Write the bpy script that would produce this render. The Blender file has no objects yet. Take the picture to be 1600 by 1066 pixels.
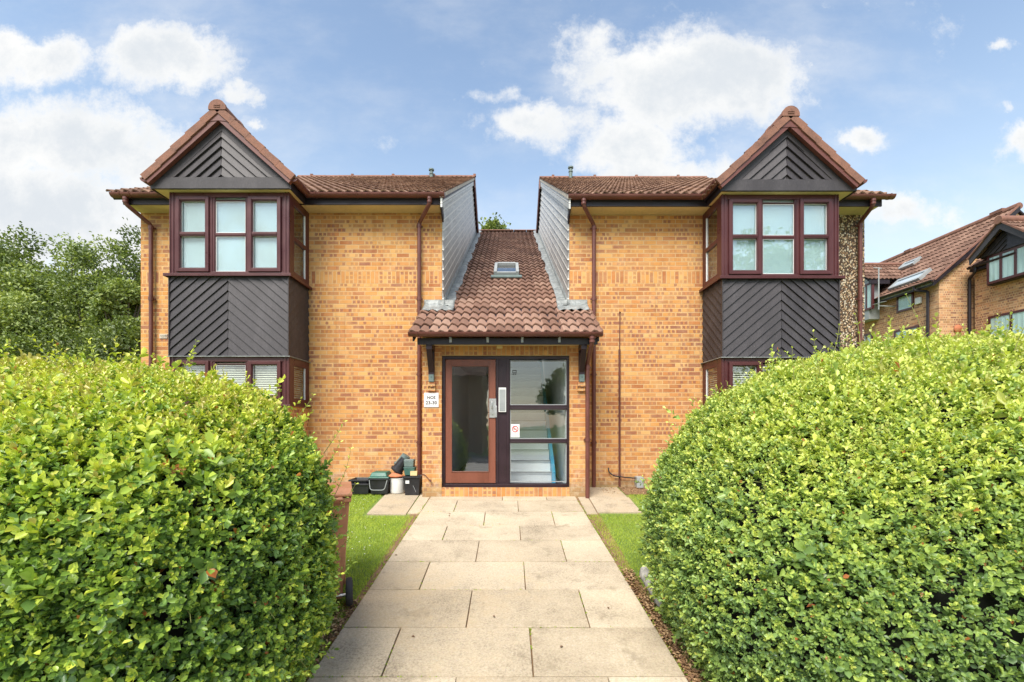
import bpy, math, random
import numpy as np
from mathutils import Vector, Matrix
R = math.radians
random.seed(7); rng = np.random.default_rng(11)
S = bpy.context.scene
COL = S.collection
F, CX, HY = 720.0, 795.0, 660.0        # focal length, vanishing point and horizon of the photograph (1600 px wide)
def PX(px, Y): return (px-CX)*Y/F
def PZ(py, Y): return (HY-py)*Y/F
def gz(Y):                             # height of the ground along the sloping front path
    if Y < 2.2: return -2.197+.132*2.2
    if Y < 7.42: return -2.197+.132*Y
    if Y < 8.18: return -1.2176+(Y-7.42)*.09
    return -1.149

# ------------------------------------------------------------------ objects
def tag(o, label=None, cat=None, group=None, kind=None):
    if label: o['label'] = label
    if cat: o['category'] = cat
    if group: o['group'] = group
    if kind: o['kind'] = kind
    return o
def thing(name, loc, label, cat, group=None):
    o = bpy.data.objects.new(name, None); COL.objects.link(o)
    o.location = loc; o.empty_display_size = .2
    return tag(o, label, cat, group)
def link(name, me, mat, parent=None, local=False):
    o = bpy.data.objects.new(name, me); COL.objects.link(o)
    if mat is not None and not me.materials: me.materials.append(mat)
    if parent is not None:
        o.parent = parent
        if parent.type == 'EMPTY' and not local: o.location = -Vector(parent.location)
    return o
class MB:
    def __init__(s): s.v = []; s.f = []; s.t = []
    def add(s, vs, fs, t=0.0):
        b = len(s.v); s.v += [tuple(p) for p in vs]; s.t += [t]*len(vs)
        s.f += [tuple(b+i for i in f) for f in fs]; return s
    def box(s, x0, x1, y0, y1, z0, z1):
        if x0 > x1: x0, x1 = x1, x0
        if y0 > y1: y0, y1 = y1, y0
        if z0 > z1: z0, z1 = z1, z0
        return s.add([(x0,y0,z0),(x1,y0,z0),(x1,y1,z0),(x0,y1,z0),(x0,y0,z1),(x1,y0,z1),(x1,y1,z1),(x0,y1,z1)],
              [(0,3,2,1),(4,5,6,7),(0,1,5,4),(1,2,6,5),(2,3,7,6),(3,0,4,7)])
    def bars(s, x0, x1, z0, z1, w, y0, y1):           # rectangular ring of four bars in XZ
        s.box(x0, x0+w, y0, y1, z0, z1); s.box(x1-w, x1, y0, y1, z0, z1)
        s.box(x0+w, x1-w, y0, y1, z0, z0+w); return s.box(x0+w, x1-w, y0, y1, z1-w, z1)
    def frus(s, c, wx0, wy0, wx1, wy1, z0, z1):       # tapered box
        x, y = c
        vs = [(x+a*w/2, y+b*d/2, z) for z, w, d in ((z0,wx0,wy0),(z1,wx1,wy1)) for a, b in ((-1,-1),(1,-1),(1,1),(-1,1))]
        return s.add(vs, [(0,3,2,1),(4,5,6,7),(0,1,5,4),(1,2,6,5),(2,3,7,6),(3,0,4,7)])
    def prism(s, poly, mapf, d0, d1):                 # poly in (a,b), extruded from offset d0 to d1
        n = len(poly)
        vs = [mapf(a,b,d0) for a,b in poly]+[mapf(a,b,d1) for a,b in poly]
        return s.add(vs, [tuple(range(n)), tuple(range(2*n-1,n-1,-1))]+[(i,n+i,n+(i+1)%n,(i+1)%n) for i in range(n)])
    def tube(s, pts, r, n=12, caps=True):
        pts = [Vector(p) for p in pts]; rr = r if isinstance(r, (list,tuple)) else [r]*len(pts)
        rings = []; up = None
        for i, p in enumerate(pts):
            t = (pts[min(i+1,len(pts)-1)]-pts[max(i-1,0)]).normalized()
            if up is None: up = t.orthogonal().normalized()
            up = (up-t*up.dot(t)).normalized(); w = t.cross(up)
            rings.append([p+(up*math.cos(2*math.pi*k/n)+w*math.sin(2*math.pi*k/n))*rr[i] for k in range(n)])
        vs = [q for g in rings for q in g]; fs = []
        for i in range(len(pts)-1):
            for k in range(n): fs.append((i*n+k, i*n+(k+1)%n, (i+1)*n+(k+1)%n, (i+1)*n+k))
        if caps: fs += [tuple(range(n-1,-1,-1)), tuple((len(pts)-1)*n+k for k in range(n))]
        return s.add(vs, fs)
    def lathe(s, c, prof, n=24):
        x, y, z = c
        vs = [(x+r*math.cos(2*math.pi*k/n), y+r*math.sin(2*math.pi*k/n), z+h) for r,h in prof for k in range(n)]
        fs = [(i*n+k, i*n+(k+1)%n, (i+1)*n+(k+1)%n, (i+1)*n+k) for i in range(len(prof)-1) for k in range(n)]
        return s.add(vs, fs)
    def build(s, name, mat, parent=None, smooth=False, bevel=0, tint=False, local=False):
        me = bpy.data.meshes.new(name); me.from_pydata(s.v, [], s.f); me.validate()
        if tint: me.attributes.new('tint', 'FLOAT', 'POINT').data.foreach_set('value', s.t)
        if smooth:
            me.polygons.foreach_set('use_smooth', [True]*len(me.polygons))
            try: me.set_sharp_from_angle(angle=R(40))
            except Exception: pass
        o = link(name, me, mat, parent, local)
        if bevel:
            b = o.modifiers.new('bevel', 'BEVEL'); b.width = bevel; b.segments = 2; b.limit_method = 'ANGLE'
        return o
def smoothpath(pts, n=5, r=.06):                      # round the corners of a polyline
    pts = [Vector(p) for p in pts]; out = [pts[0]]
    for i in range(1, len(pts)-1):
        a, b, c = pts[i-1:i+2]
        ra = min(r, (a-b).length*.45, (c-b).length*.45)
        p0 = b+(a-b).normalized()*ra; p2 = b+(c-b).normalized()*ra
        for k in range(n+1):
            t = k/n; out.append(p0*(1-t)**2+b*2*t*(1-t)+p2*t*t)
    return out+[pts[-1]]

# ------------------------------------------------------------------ node helpers
class NT:
    def __init__(s, mat): s.nt = mat.node_tree; s.n = s.nt.nodes; s.l = s.nt.links
    def node(s, t, **k):
        n = s.n.new(t)
        for a, b in k.items(): setattr(n, a, b)
        return n
    def put(s, sock, v):
        if isinstance(v, bpy.types.NodeSocket): s.l.new(v, sock)
        elif v is not None:
            if isinstance(v, tuple) and len(v) == 3 and sock.type == 'RGBA': v = v+(1,)
            sock.default_value = v
    def m(s, op, a, b=None, c=None, clamp=False):
        n = s.node('ShaderNodeMath', operation=op); n.use_clamp = clamp
        s.put(n.inputs[0], a); s.put(n.inputs[1], b)
        if c is not None: s.put(n.inputs[2], c)
        return n.outputs[0]
    def vm(s, op, a, b=None):
        n = s.node('ShaderNodeVectorMath', operation=op); s.put(n.inputs[0], a)
        if b is not None: s.put(n.inputs[1], b)
        return n.outputs['Value'] if op in ('LENGTH','DOT_PRODUCT') else n.outputs[0]
    def mix(s, f, a, b, blend='MIX'):
        n = s.node('ShaderNodeMix', data_type='RGBA', blend_type=blend)
        s.put(n.inputs[0], f); s.put(n.inputs[6], a); s.put(n.inputs[7], b); return n.outputs[2]
    def noise(s, vec, scale, detail=4, rough=.55, out='Fac', dim='3D', dist=0):
        n = s.node('ShaderNodeTexNoise', noise_dimensions=dim)
        if vec is not None: s.l.new(vec, n.inputs['Vector'])
        n.inputs['Scale'].default_value = scale; n.inputs['Detail'].default_value = detail
        n.inputs['Roughness'].default_value = rough; n.inputs['Distortion'].default_value = dist
        return n.outputs[out]
    def ramp(s, f, stops, interp='LINEAR'):
        n = s.node('ShaderNodeValToRGB'); r = n.color_ramp; r.interpolation = interp
        while len(r.elements) < len(stops): r.elements.new(.5)
        for e, (p, c) in zip(r.elements, stops):
            e.position = p; e.color = (c if isinstance(c, tuple) else (c,c,c))+(1,)
        s.l.new(f, n.inputs[0]); return n.outputs[0]
    def maprange(s, v, a, b, c=0., d=1.):
        n = s.node('ShaderNodeMapRange'); n.interpolation_type = 'SMOOTHSTEP'
        s.put(n.inputs[0], v)
        for i, x in enumerate((a,b,c,d)): s.put(n.inputs[i+1], x)
        return n.outputs[0]
    def xyz(s, v):
        n = s.node('ShaderNodeSeparateXYZ'); s.l.new(v, n.inputs[0]); return n.outputs
    def comb(s, x, y, z=0.):
        n = s.node('ShaderNodeCombineXYZ'); s.put(n.inputs[0],x); s.put(n.inputs[1],y); s.put(n.inputs[2],z); return n.outputs[0]
    def white(s, v):
        n = s.node('ShaderNodeTexWhiteNoise', noise_dimensions='3D'); s.l.new(v, n.inputs['Vector']); return n.outputs
    def obj(s): return s.node('ShaderNodeTexCoord').outputs['Object']
    def bump(s, h, strength=.4, dist=.01):
        n = s.node('ShaderNodeBump'); n.inputs['Strength'].default_value = strength; n.inputs['Distance'].default_value = dist
        s.l.new(h, n.inputs['Height']); return n.outputs[0]
def newmat(name):
    m = bpy.data.materials.new(name); m.use_nodes = True
    t = NT(m); b = m.node_tree.nodes['Principled BSDF']; return m, t, b
def plain(name, c, rough=.5, var=.18, nscale=6, bump=.0, bscale=80, metal=0, spec=.5, streak=False):
    m, t, b = newmat(name); o = t.obj()
    v = o
    if streak: v = t.vm('MULTIPLY', o, (1,1,.12))
    n1 = t.noise(v, nscale, 6, .6); n2 = t.noise(o, nscale*9, 3)
    n = t.m('ADD', t.m('MULTIPLY', n1, .7), t.m('MULTIPLY', n2, .3))
    lo = tuple(x*(1-var*1.6) for x in c); hi = tuple(min(1,x*(1+var*1.3)) for x in c)
    t.put(b.inputs['Base Color'], t.ramp(n, [(.3,lo),(.5,c),(.7,hi)]))
    t.put(b.inputs['Roughness'], t.maprange(n1, .3, .7, max(.02,rough-.08), min(1,rough+.1)))
    b.inputs['Metallic'].default_value = metal; b.inputs['Specular IOR Level'].default_value = spec
    if bump: t.put(b.inputs['Normal'], t.bump(t.noise(o, bscale, 4), bump, .004))
    return m

def brick_mat(name, cols, dark, mortar, amount=.62, soldier=None, allsoldier=None, plinth=None):
    m, t, b = newmat(name); x, y, z = t.xyz(t.obj())
    wob = t.noise(t.obj(), 9, 2)
    u = t.m('ADD', x, y); v = z
    if soldier or allsoldier is not None:
        if allsoldier is not None: fac = 1.0; z0 = allsoldier
        else:
            z0 = soldier[0]
            fac = t.m('MULTIPLY', t.m('GREATER_THAN', z, soldier[0]), t.m('LESS_THAN', z, soldier[1]))
        uu = t.m('ADD', t.m('MULTIPLY', u, t.m('SUBTRACT', 1., fac)), t.m('MULTIPLY', t.m('SUBTRACT', z, z0), fac))
        vv = t.m('ADD', t.m('MULTIPLY', z, t.m('SUBTRACT', 1., fac)), t.m('MULTIPLY', t.m('ADD', u, 50.), fac))
        notf = t.m('SUBTRACT', 1., fac)
    else: uu, vv, notf = u, v, 1.
    rv = t.m('DIVIDE', vv, .075); row = t.m('FLOOR', rv); fv = t.m('FRACT', rv)
    half = t.m('MULTIPLY', t.m('MULTIPLY', t.m('MODULO', t.m('ABSOLUTE', row), 2.), .5), notf)
    ru = t.m('ADD', t.m('DIVIDE', uu, .225), t.m('ADD', half, 0.)); col = t.m('FLOOR', ru); fu = t.m('FRACT', ru)
    r = t.white(t.comb(col, row, 1.3)); r2 = t.white(t.comb(col, row, 7.7))[0]
    # distance to joint, in metres
    du = t.m('MULTIPLY', t.m('SUBTRACT', .5, t.m('ABSOLUTE', t.m('SUBTRACT', fu, .5))), .225)
    dv = t.m('MULTIPLY', t.m('SUBTRACT', .5, t.m('ABSOLUTE', t.m('SUBTRACT', fv, .5))), .075)
    d = t.m('ADD', t.m('MINIMUM', du, dv), t.m('MULTIPLY', t.m('SUBTRACT', t.noise(t.obj(), 60, 2), .5), .005))
    joint = t.maprange(d, .0042, .0072, 1., 0.)
    base = t.ramp(r[0], [(i/max(1,len(cols)-1), c) for i, c in enumerate(cols)])
    # kiln marks: one long bar, or small square dabs
    cell = t.m('MULTIPLY', fu, 3.); ci = t.m('FLOOR', cell); cf = t.m('FRACT', cell)
    rc = t.white(t.comb(t.m('ADD', t.m('MULTIPLY', col, 3.), ci), row, 3.1))[0]
    ns = t.m('MULTIPLY', t.m('SUBTRACT', t.noise(t.obj(), 45, 3), .5), .35)
    ex = t.m('ADD', t.m('ABSOLUTE', t.m('SUBTRACT', cf, .5)), ns)
    ev = t.m('ADD', t.m('ABSOLUTE', t.m('SUBTRACT', fv, .5)), ns)
    sq = t.m('MULTIPLY', t.maprange(ex, .29, .37, 1., 0.), t.maprange(ev, .28, .36, 1., 0.))
    sq = t.m('MULTIPLY', sq, t.m('MULTIPLY', t.m('GREATER_THAN', rc, 1-amount), t.m('LESS_THAN', r2, .68)))
    eb = t.m('ADD', t.m('ABSOLUTE', t.m('SUBTRACT', fu, .5)), t.m('MULTIPLY', ns, .4))
    bar = t.m('MULTIPLY', t.maprange(eb, .38, .43, 1., 0.), t.maprange(ev, .29, .37, 1., 0.))
    bar = t.m('MULTIPLY', bar, t.m('GREATER_THAN', r2, 1-.36*amount))
    mark = t.m('MULTIPLY', t.m('MAXIMUM', sq, bar), t.maprange(t.white(t.comb(col,row,9.9))[0], 0., 1., .35, .95))
    # some areas of the wall carry more marks than others
    mark = t.m('MULTIPLY', mark, t.maprange(t.noise(t.comb(u, v), .9, 2), .3, .55, .45, 1.))
    c = t.mix(mark, base, dark)
    c = t.mix(t.m('MULTIPLY', t.maprange(wob, .35, .7, 0., 1.), .3), c, t.mix(.5, c, (.75,.50,.27)))
    c = t.mix(joint, c, t.mix(t.noise(t.obj(), 3, 3), mortar, tuple(k*.72 for k in mortar)))
    stain = t.noise(t.vm('MULTIPLY', t.obj(), (1,1,.5)), .8, 5)
    c = t.mix(t.maprange(stain, .55, .8, 0., .35), c, t.mix(1., c, (.72,.68,.66), 'MULTIPLY'))
    strk = t.noise(t.comb(t.m('MULTIPLY', u, 7.), t.m('MULTIPLY', z, .35)), 1., 5, .65)
    c = t.mix(t.maprange(strk, .54, .72, 0., .40), c, t.mix(1., c, (.66,.58,.52), 'MULTIPLY'))
    c = t.mix(t.maprange(t.noise(t.obj(), 1.7, 7, .72), .57, .72, 0., .28), c, (.72,.55,.34))
    if plinth is not None:
        zz = t.m('ADD', z, t.m('MULTIPLY', t.m('SUBTRACT', t.noise(t.obj(), 4, 5), .5), .3))
        c = t.mix(t.maprange(zz, plinth, plinth+.28, .65, 0.), c, (.27,.20,.11))
        eff = t.m('MULTIPLY', t.maprange(zz, plinth+.1, plinth+1., .25, 0.), t.maprange(t.noise(t.obj(), 5, 6, .7), .5, .62, 0., 1.))
        c = t.mix(eff, c, (.75,.66,.52))
    t.put(b.inputs['Base Color'], c); b.inputs['Roughness'].default_value = .9; b.inputs['Specular IOR Level'].default_value = .25
    h = t.m('ADD', t.m('MULTIPLY', t.m('SUBTRACT', 1., joint), 1.), t.m('MULTIPLY', t.noise(t.obj(), 120, 4), .35))
    t.put(b.inputs['Normal'], t.bump(h, .55, .006))
    return m
BUFF = [(.40,.145,.055),(.58,.265,.078),(.64,.325,.105),(.53,.215,.074),(.68,.385,.145),(.60,.285,.085)]
Z_S = (PZ(443.6, 8.18), PZ(424, 8.18))
M = {}
M['brick'] = brick_mat('buff brick', BUFF, (.30,.125,.080), (.68,.47,.25), soldier=Z_S, plinth=-1.15)
M['brick_far'] = brick_mat('mixed buff brick', [(.40,.22,.10),(.62,.34,.16),(.72,.45,.25),(.54,.25,.12),(.66,.38,.20)], (.22,.10,.08), (.66,.49,.31), amount=.75)
M['brick_red'] = brick_mat('brown brick', [(.2,.1,.06),(.26,.13,.08),(.3,.15,.09)], (.12,.06,.05), (.3,.22,.16), amount=.5)
M['soldier_low'] = brick_mat('soldier brick plinth', BUFF, (.33,.15,.09), (.55,.42,.25), allsoldier=-1.245)
M['soldier_top'] = brick_mat('soldier brick lintel', [(.42,.2,.07),(.55,.29,.10),(.36,.15,.06)], (.25,.11,.07), (.5,.38,.2), allsoldier=1.075)
def clad_mat():
    m, t, b = newmat('weathered dark painted boards'); o = t.obj()
    n = t.noise(t.vm('MULTIPLY', o, (1,1,.35)), 2.4, 7, .7); f = t.noise(t.vm('MULTIPLY', o, (3,3,1)), 22, 5, .7)
    c = t.ramp(t.m('ADD', t.m('MULTIPLY', n, .6), t.m('MULTIPLY', f, .4)), [(.32,(.023,.019,.021)),(.5,(.042,.036,.040)),(.68,(.078,.069,.074))])
    c = t.mix(t.maprange(t.noise(o, 38, 3, .6), .69, .74, 0., .5), c, (.25,.23,.22))
    t.put(b.inputs['Base Color'], c); b.inputs['Roughness'].default_value = .55
    t.put(b.inputs['Normal'], t.bump(f, .35, .004)); return m
M['frame'] = plain('mahogany window frame', (.080,.020,.021), .35, .12, 3, .05, 60)
M['doorframe'] = plain('dark plum painted timber', (.022,.007,.012), .42, .2, 4, .1, 60)
M['doorleaf'] = plain('red brown stained timber', (.19,.060,.033), .45, .2, 5, .15, 70, streak=True)
M['gutter'] = plain('brown plastic gutter', (.135,.045,.034), .42, .2, 3, .03, 30)
M['fascia'] = plain('dark fascia board', (.016,.010,.014), .5, .25, 4)
M['soffit'] = plain('cream soffit board', (.68,.54,.27), .6, .12, 2, .08, 40)
M['clad'] = clad_mat()
M['claddark'] = M['clad']
M['weather'] = None
M['cement'] = plain('pale mortar', (.55,.50,.42), .9, .25, 8, .5, 60)
M['white'] = plain('white plastic', (.80,.80,.78), .4, .04, 3)
M['grey'] = plain('grey plastic', (.33,.35,.35), .5, .1, 5)
M['black'] = plain('black plastic', (.022,.022,.026), .42, .3, 6, .06, 30)
M['green_pl'] = plain('dark green plastic', (.018,.12,.085), .42, .2, 6, .05, 30)
M['teal_pl'] = plain('faded green plastic', (.05,.13,.11), .5, .2, 6)
M['greypot'] = plain('grey green plastic', (.14,.19,.18), .5, .2, 6)
M['terracotta'] = plain('terracotta', (.55,.19,.09), .8, .2, 9, .2, 60)
M['binbrown'] = plain('brown bin plastic', (.40,.178,.092), .5, .18, 4, .12, 50)
M['rubber'] = plain('black rubber', (.03,.03,.034), .75, .25, 20)
M['steel'] = plain('brushed steel', (.55,.55,.55), .35, .08, 10, metal=.8)
M['redring'] = plain('red print', (.6,.03,.03), .5, .05)
M['ink'] = plain('grey brown lettering', (.07,.045,.045), .6, .05)
M['blackink'] = plain('black print', (.03,.03,.03), .6, .05)
M['gravel'] = plain('gravel', (.50,.44,.34), .95, .5, 40, .9, 90)
M['bark'] = plain('bark', (.11,.09,.065), .9, .4, 9, .6, 40)
M['stone'] = plain('weathered stone', (.48,.46,.40), .95, .45, 14, .8, 60)
M['room'] = plain('dark room', (.06,.055,.05), .9, .2)
M['hallwall'] = plain('pale hall wall', (.82,.86,.86), .8, .05, 1)
M['halltile'] = plain('dark hall floor', (.11,.11,.14), .4, .1, 4)
M['stair'] = plain('pale stair vinyl', (.90,.92,.91), .5, .06, 3)
M['blue'] = plain('blue painted stringer', (.06,.42,.66), .5, .1, 3)
M['blind'] = plain('white venetian blind', (.74,.88,.90), .5, .03, 2)
M['blindcream'] = plain('cream venetian blind', (.62,.58,.45), .5, .08, 2)
M['curtain'] = plain('white curtain', (.74,.84,.80), .8, .04, 1)

def weather_mat():
    m, t, b = newmat('weathered silver boards'); o = t.obj(); x, y, z = t.xyz(o)
    w = t.m('DIVIDE', t.m('SUBTRACT', z, t.m('MULTIPLY', y, .566)), .175); fw = t.m('FRACT', w); row = t.m('FLOOR', w)
    g = t.noise(t.comb(row, t.m('ADD', t.m('MULTIPLY', y, 1.2), t.m('MULTIPLY', z, .7)), t.m('MULTIPLY', fw, 2.5)), 1.6, 6, .65)
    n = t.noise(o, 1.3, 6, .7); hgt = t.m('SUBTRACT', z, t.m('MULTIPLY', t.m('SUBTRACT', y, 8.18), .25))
    sky_sheen = t.maprange(t.m('ADD', hgt, t.m('MULTIPLY', t.m('SUBTRACT', n, .5), 2.4)), 2.6, 4.4, 0., 1.)  # sky sheen on the upper boards, painted in as a paler tone
    c = t.mix(sky_sheen, t.ramp(g, [(.3,(.27,.26,.25)),(.7,(.42,.41,.39))]), t.ramp(g, [(.3,(.42,.43,.42)),(.5,(.58,.59,.57)),(.7,(.76,.75,.71))]))
    edge = t.maprange(t.m('ADD', fw, t.m('MULTIPLY', t.m('SUBTRACT', t.noise(o, 20, 3), .5), .06)), .10, .17, 1., 0.)  # lit lower lip of each board, painted as a pale line
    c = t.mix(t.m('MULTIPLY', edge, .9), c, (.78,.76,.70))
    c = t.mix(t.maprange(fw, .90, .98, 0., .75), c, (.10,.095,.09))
    t.put(b.inputs['Base Color'], c); b.inputs['Roughness'].default_value = .5
    t.put(b.inputs['Normal'], t.bump(g, .4, .004)); return m
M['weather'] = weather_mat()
def lead_mat():
    m, t, b = newmat('lead flashing'); o = t.obj(); n = t.noise(o, 7, 6, .7, dist=.6)
    t.put(b.inputs['Base Color'], t.ramp(n, [(.3,(.11,.12,.12)),(.5,(.23,.245,.24)),(.72,(.42,.44,.43))]))
    b.inputs['Roughness'].default_value = .5; b.inputs['Metallic'].default_value = .0
    t.put(b.inputs['Normal'], t.bump(t.noise(o, 14, 4), .4, .02)); return m
M['lead'] = lead_mat()
def glass_mat(name, tintc, ior=1.5, boost=0.):
    m, t, b = newmat(name); t.n.remove(b); out = t.n['Material Output']
    tr = t.node('ShaderNodeBsdfTransparent'); tr.inputs[0].default_value = tintc+(1,)
    gl = t.node('ShaderNodeBsdfGlossy'); gl.inputs['Roughness'].default_value = .015
    fr = t.node('ShaderNodeFresnel'); fr.inputs[0].default_value = ior
    mx = t.node('ShaderNodeMixShader'); bf = t.node('ShaderNodeNewGeometry').outputs['Backfacing']
    t.l.new(t.m('MULTIPLY', t.m('ADD', fr.outputs[0], boost, clamp=True), t.m('SUBTRACT', 1., bf)), mx.inputs[0])
    t.put(gl.inputs['Normal'], t.bump(t.noise(t.obj(), 2.5, 2), .05, .02))
    t.l.new(tr.outputs[0], mx.inputs[1]); t.l.new(gl.outputs[0], mx.inputs[2]); t.l.new(mx.outputs[0], out.inputs[0]); return m
M['glass'] = glass_mat('window glass', (.96,1.,1.), 1.5, .22)
M['doorglass'] = glass_mat('door glass', (.93,.95,.96), 1.5, .20)
M['sideglass'] = glass_mat('side glass', (.95,.97,.97), 1.5, .13)
M['window_sky2'] = plain('sky lit roof glass', (.42,.50,.55), .12, .05)
M['window_sky'] = glass_mat('roof window glass', (.95,.97,.97), 1.5, .30)
M['farglass'] = glass_mat('far window glass', (.9,.95,.95), 1.45, .04)
def tile_mat(name, lo, mid, hi, dirt):
    m, t, b = newmat(name); o = t.obj()
    a = t.node('ShaderNodeAttribute', attribute_name='tint').outputs['Fac']
    x, y, z = t.xyz(o)
    n = t.noise(o, 2.2, 6, .7); n2 = t.noise(o, 26, 5, .7)
    c = t.ramp(t.m('ADD', t.m('MULTIPLY', a, .75), t.m('MULTIPLY', n, .25)), [(.1,lo),(.5,mid),(.9,hi)])
    if dirt:   # moss and soot build up on the higher, older tiles
        g = t.m('MULTIPLY', t.maprange(z, dirt[0], dirt[1], .15, 1.), t.maprange(t.m('ADD', t.m('MULTIPLY', n, .6), t.m('MULTIPLY', n2, .4)), .36, .6, .45, 1.))
        c = t.mix(t.m('MULTIPLY', g, .78), c, (.075,.042,.034))
    c = t.mix(t.maprange(n2, .60, .72, 0., .55), c, (.40,.30,.22))
    c = t.mix(t.maprange(t.noise(o, 17, 4, .6), .66, .74, 0., .75), c, (.06,.05,.04))
    t.put(b.inputs['Base Color'], c); b.inputs['Roughness'].default_value = .85; b.inputs['Specular IOR Level'].default_value = .3
    t.put(b.inputs['Normal'], t.bump(n2, .35, .006)); return m
M['tile'] = tile_mat('brown roof tile', (.13,.070,.046), (.20,.112,.074), (.30,.18,.12), None)
M['tile_c'] = tile_mat('catslide roof tile', (.20,.108,.075), (.29,.165,.118), (.39,.245,.18), (2.2, 4.2))
M['tile_far'] = tile_mat('far roof tile', (.12,.066,.046), (.18,.10,.07), (.26,.155,.11), None)
M['ridge'] = plain('ridge tile', (.22,.105,.072), .85, .3, 6, .3, 40)
def path_mat():
    m, t, b = newmat('concrete paving'); o = t.obj()
    a = t.node('ShaderNodeAttribute', attribute_name='tint').outputs['Fac']
    n = t.noise(o, 1.6, 5, .6); f = t.noise(o, 60, 5, .75); g = t.noise(o, 220, 2)
    mixn = t.m('ADD', t.m('MULTIPLY', n, .45), t.m('MULTIPLY', f, .55))
    c = t.ramp(mixn, [(.36,(.18,.145,.10)),(.46,(.42,.345,.245)),(.55,(.53,.44,.315)),(.66,(.70,.61,.48))])
    c = t.mix(t.maprange(a, .35, 1., .0, .34), c, (.33,.26,.165))
    c = t.mix(t.maprange(a, .45, 0., .0, .28), c, (.66,.55,.39))
    c = t.mix(t.maprange(t.noise(o, .8, 7, .75), .50, .66, 0., .4), c, (.40,.28,.14))
    c = t.mix(t.maprange(t.noise(o, 3.1, 6, .75), .55, .7, 0., .6), c, (.23,.185,.12))
    c = t.mix(t.maprange(t.noise(o, 9, 6, .8), .60, .70, 0., .5), c, (.19,.16,.11))
    c = t.mix(t.maprange(g, .62, .7, 0., .5), c, (.16,.13,.09))
    vo = t.node('ShaderNodeTexVoronoi'); vo.inputs['Scale'].default_value = 85; t.l.new(o, vo.inputs['Vector'])
    c = t.mix(t.maprange(vo.outputs['Distance'], .10, .22, .55, 0.), c, t.mix(.5, vo.outputs['Color'], (.5,.45,.38)))
    t.put(b.inputs['Base Color'], c); b.inputs['Roughness'].default_value = .92
    t.put(b.inputs['Normal'], t.bump(t.m('ADD', f, g), .5, .003)); return m
M['path'] = path_mat()
def ground_mat():
    m, t, b = newmat('soil and rough grass'); o = t.obj(); n = t.noise(o, 1.1, 6, .65); f = t.noise(o, 40, 5, .7)
    c = t.ramp(n, [(.35,(.15,.23,.04)),(.55,(.21,.29,.05)),(.7,(.30,.29,.09))])
    c = t.mix(t.maprange(f, .4, .65, 0., .5), c, (.06,.09,.02))
    t.put(b.inputs['Base Color'], c); b.inputs['Roughness'].default_value = .95
    t.put(b.inputs['Normal'], t.bump(f, .8, .02)); return m
M['ground'] = ground_mat()
def soil_mat():
    m, t, b = newmat('soil'); o = t.obj(); n = t.noise(o, 4, 6, .7); f = t.noise(o, 60, 5, .7)
    c = t.ramp(t.m('ADD', t.m('MULTIPLY', n, .5), t.m('MULTIPLY', f, .5)), [(.3,(.10,.055,.03)),(.5,(.25,.15,.075)),(.7,(.44,.29,.15))])
    t.put(b.inputs['Base Color'], c); b.inputs['Roughness'].default_value = .95
    t.put(b.inputs['Normal'], t.bump(f, .9, .02)); return m
M['soil'] = soil_mat()
def pebble_mat():
    m, t, b = newmat('pebbledash'); o = t.obj()
    vo = t.node('ShaderNodeTexVoronoi'); vo.inputs['Scale'].default_value = 38; t.l.new(t.vm('MULTIPLY', o, (1,1,.8)), vo.inputs['Vector'])
    hsv = t.xyz(vo.outputs['Color'])
    c = t.ramp(hsv[0], [(0,(.24,.12,.06)),(.35,(.44,.28,.15)),(.65,(.64,.48,.30)),(1,(.78,.69,.54))])
    c = t.mix(t.maprange(vo.outputs['Distance'], .38, .62, 0., .9), c, (.04,.022,.015))
    t.put(b.inputs['Base Color'], c); b.inputs['Roughness'].default_value = .85
    t.put(b.inputs['Normal'], t.bump(t.m('SUBTRACT', 1., vo.outputs['Distance']), 1., .02)); return m
M['pebble'] = pebble_mat()
def leaf_mat(name, stops, rough=.36, trans=.30):
    m, t, b = newmat(name)
    a = t.node('ShaderNodeAttribute', attribute_name='tint').outputs['Fac']
    c = t.ramp(a, stops)
    t.put(b.inputs['Base Color'], c); b.inputs['Roughness'].default_value = rough; b.inputs['Specular IOR Level'].default_value = .6
    tl = t.node('ShaderNodeBsdfTranslucent'); t.put(tl.inputs[0], t.mix(1., c, (1.,1.,.45), 'MULTIPLY'))
    mx = t.node('ShaderNodeMixShader'); mx.inputs[0].default_value = trans
    t.l.new(b.outputs[0], mx.inputs[1]); t.l.new(tl.outputs[0], mx.inputs[2]); t.l.new(mx.outputs[0], t.n['Material Output'].inputs[0])
    return m
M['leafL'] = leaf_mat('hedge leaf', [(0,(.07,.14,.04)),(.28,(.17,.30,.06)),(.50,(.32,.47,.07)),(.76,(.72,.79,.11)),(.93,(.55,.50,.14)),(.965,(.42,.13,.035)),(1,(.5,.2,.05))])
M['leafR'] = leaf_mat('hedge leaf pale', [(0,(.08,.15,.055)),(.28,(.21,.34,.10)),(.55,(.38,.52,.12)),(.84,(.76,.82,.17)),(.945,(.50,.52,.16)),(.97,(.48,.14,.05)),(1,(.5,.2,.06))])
M['core'] = plain('hedge shade core', (.008,.009,.005), .9, .4, 20)
M['shoot'] = plain('green shoot stem', (.25,.26,.08), .7, .3, 20)
M['leafT'] = leaf_mat('tree leaf', [(0,(.09,.13,.035)),(.5,(.20,.27,.07)),(1,(.42,.48,.11))], .5, .3)
M['leafT2'] = leaf_mat('pale tree leaf', [(0,(.12,.17,.06)),(.5,(.26,.34,.10)),(1,(.48,.54,.14))], .5, .3)
M['grass'] = leaf_mat('grass blade', [(0,(.27,.38,.035)),(.5,(.44,.57,.06)),(.85,(.62,.68,.10)),(.97,(.5,.45,.2)),(1,(.85,.85,.8))], .6, .35)
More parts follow.
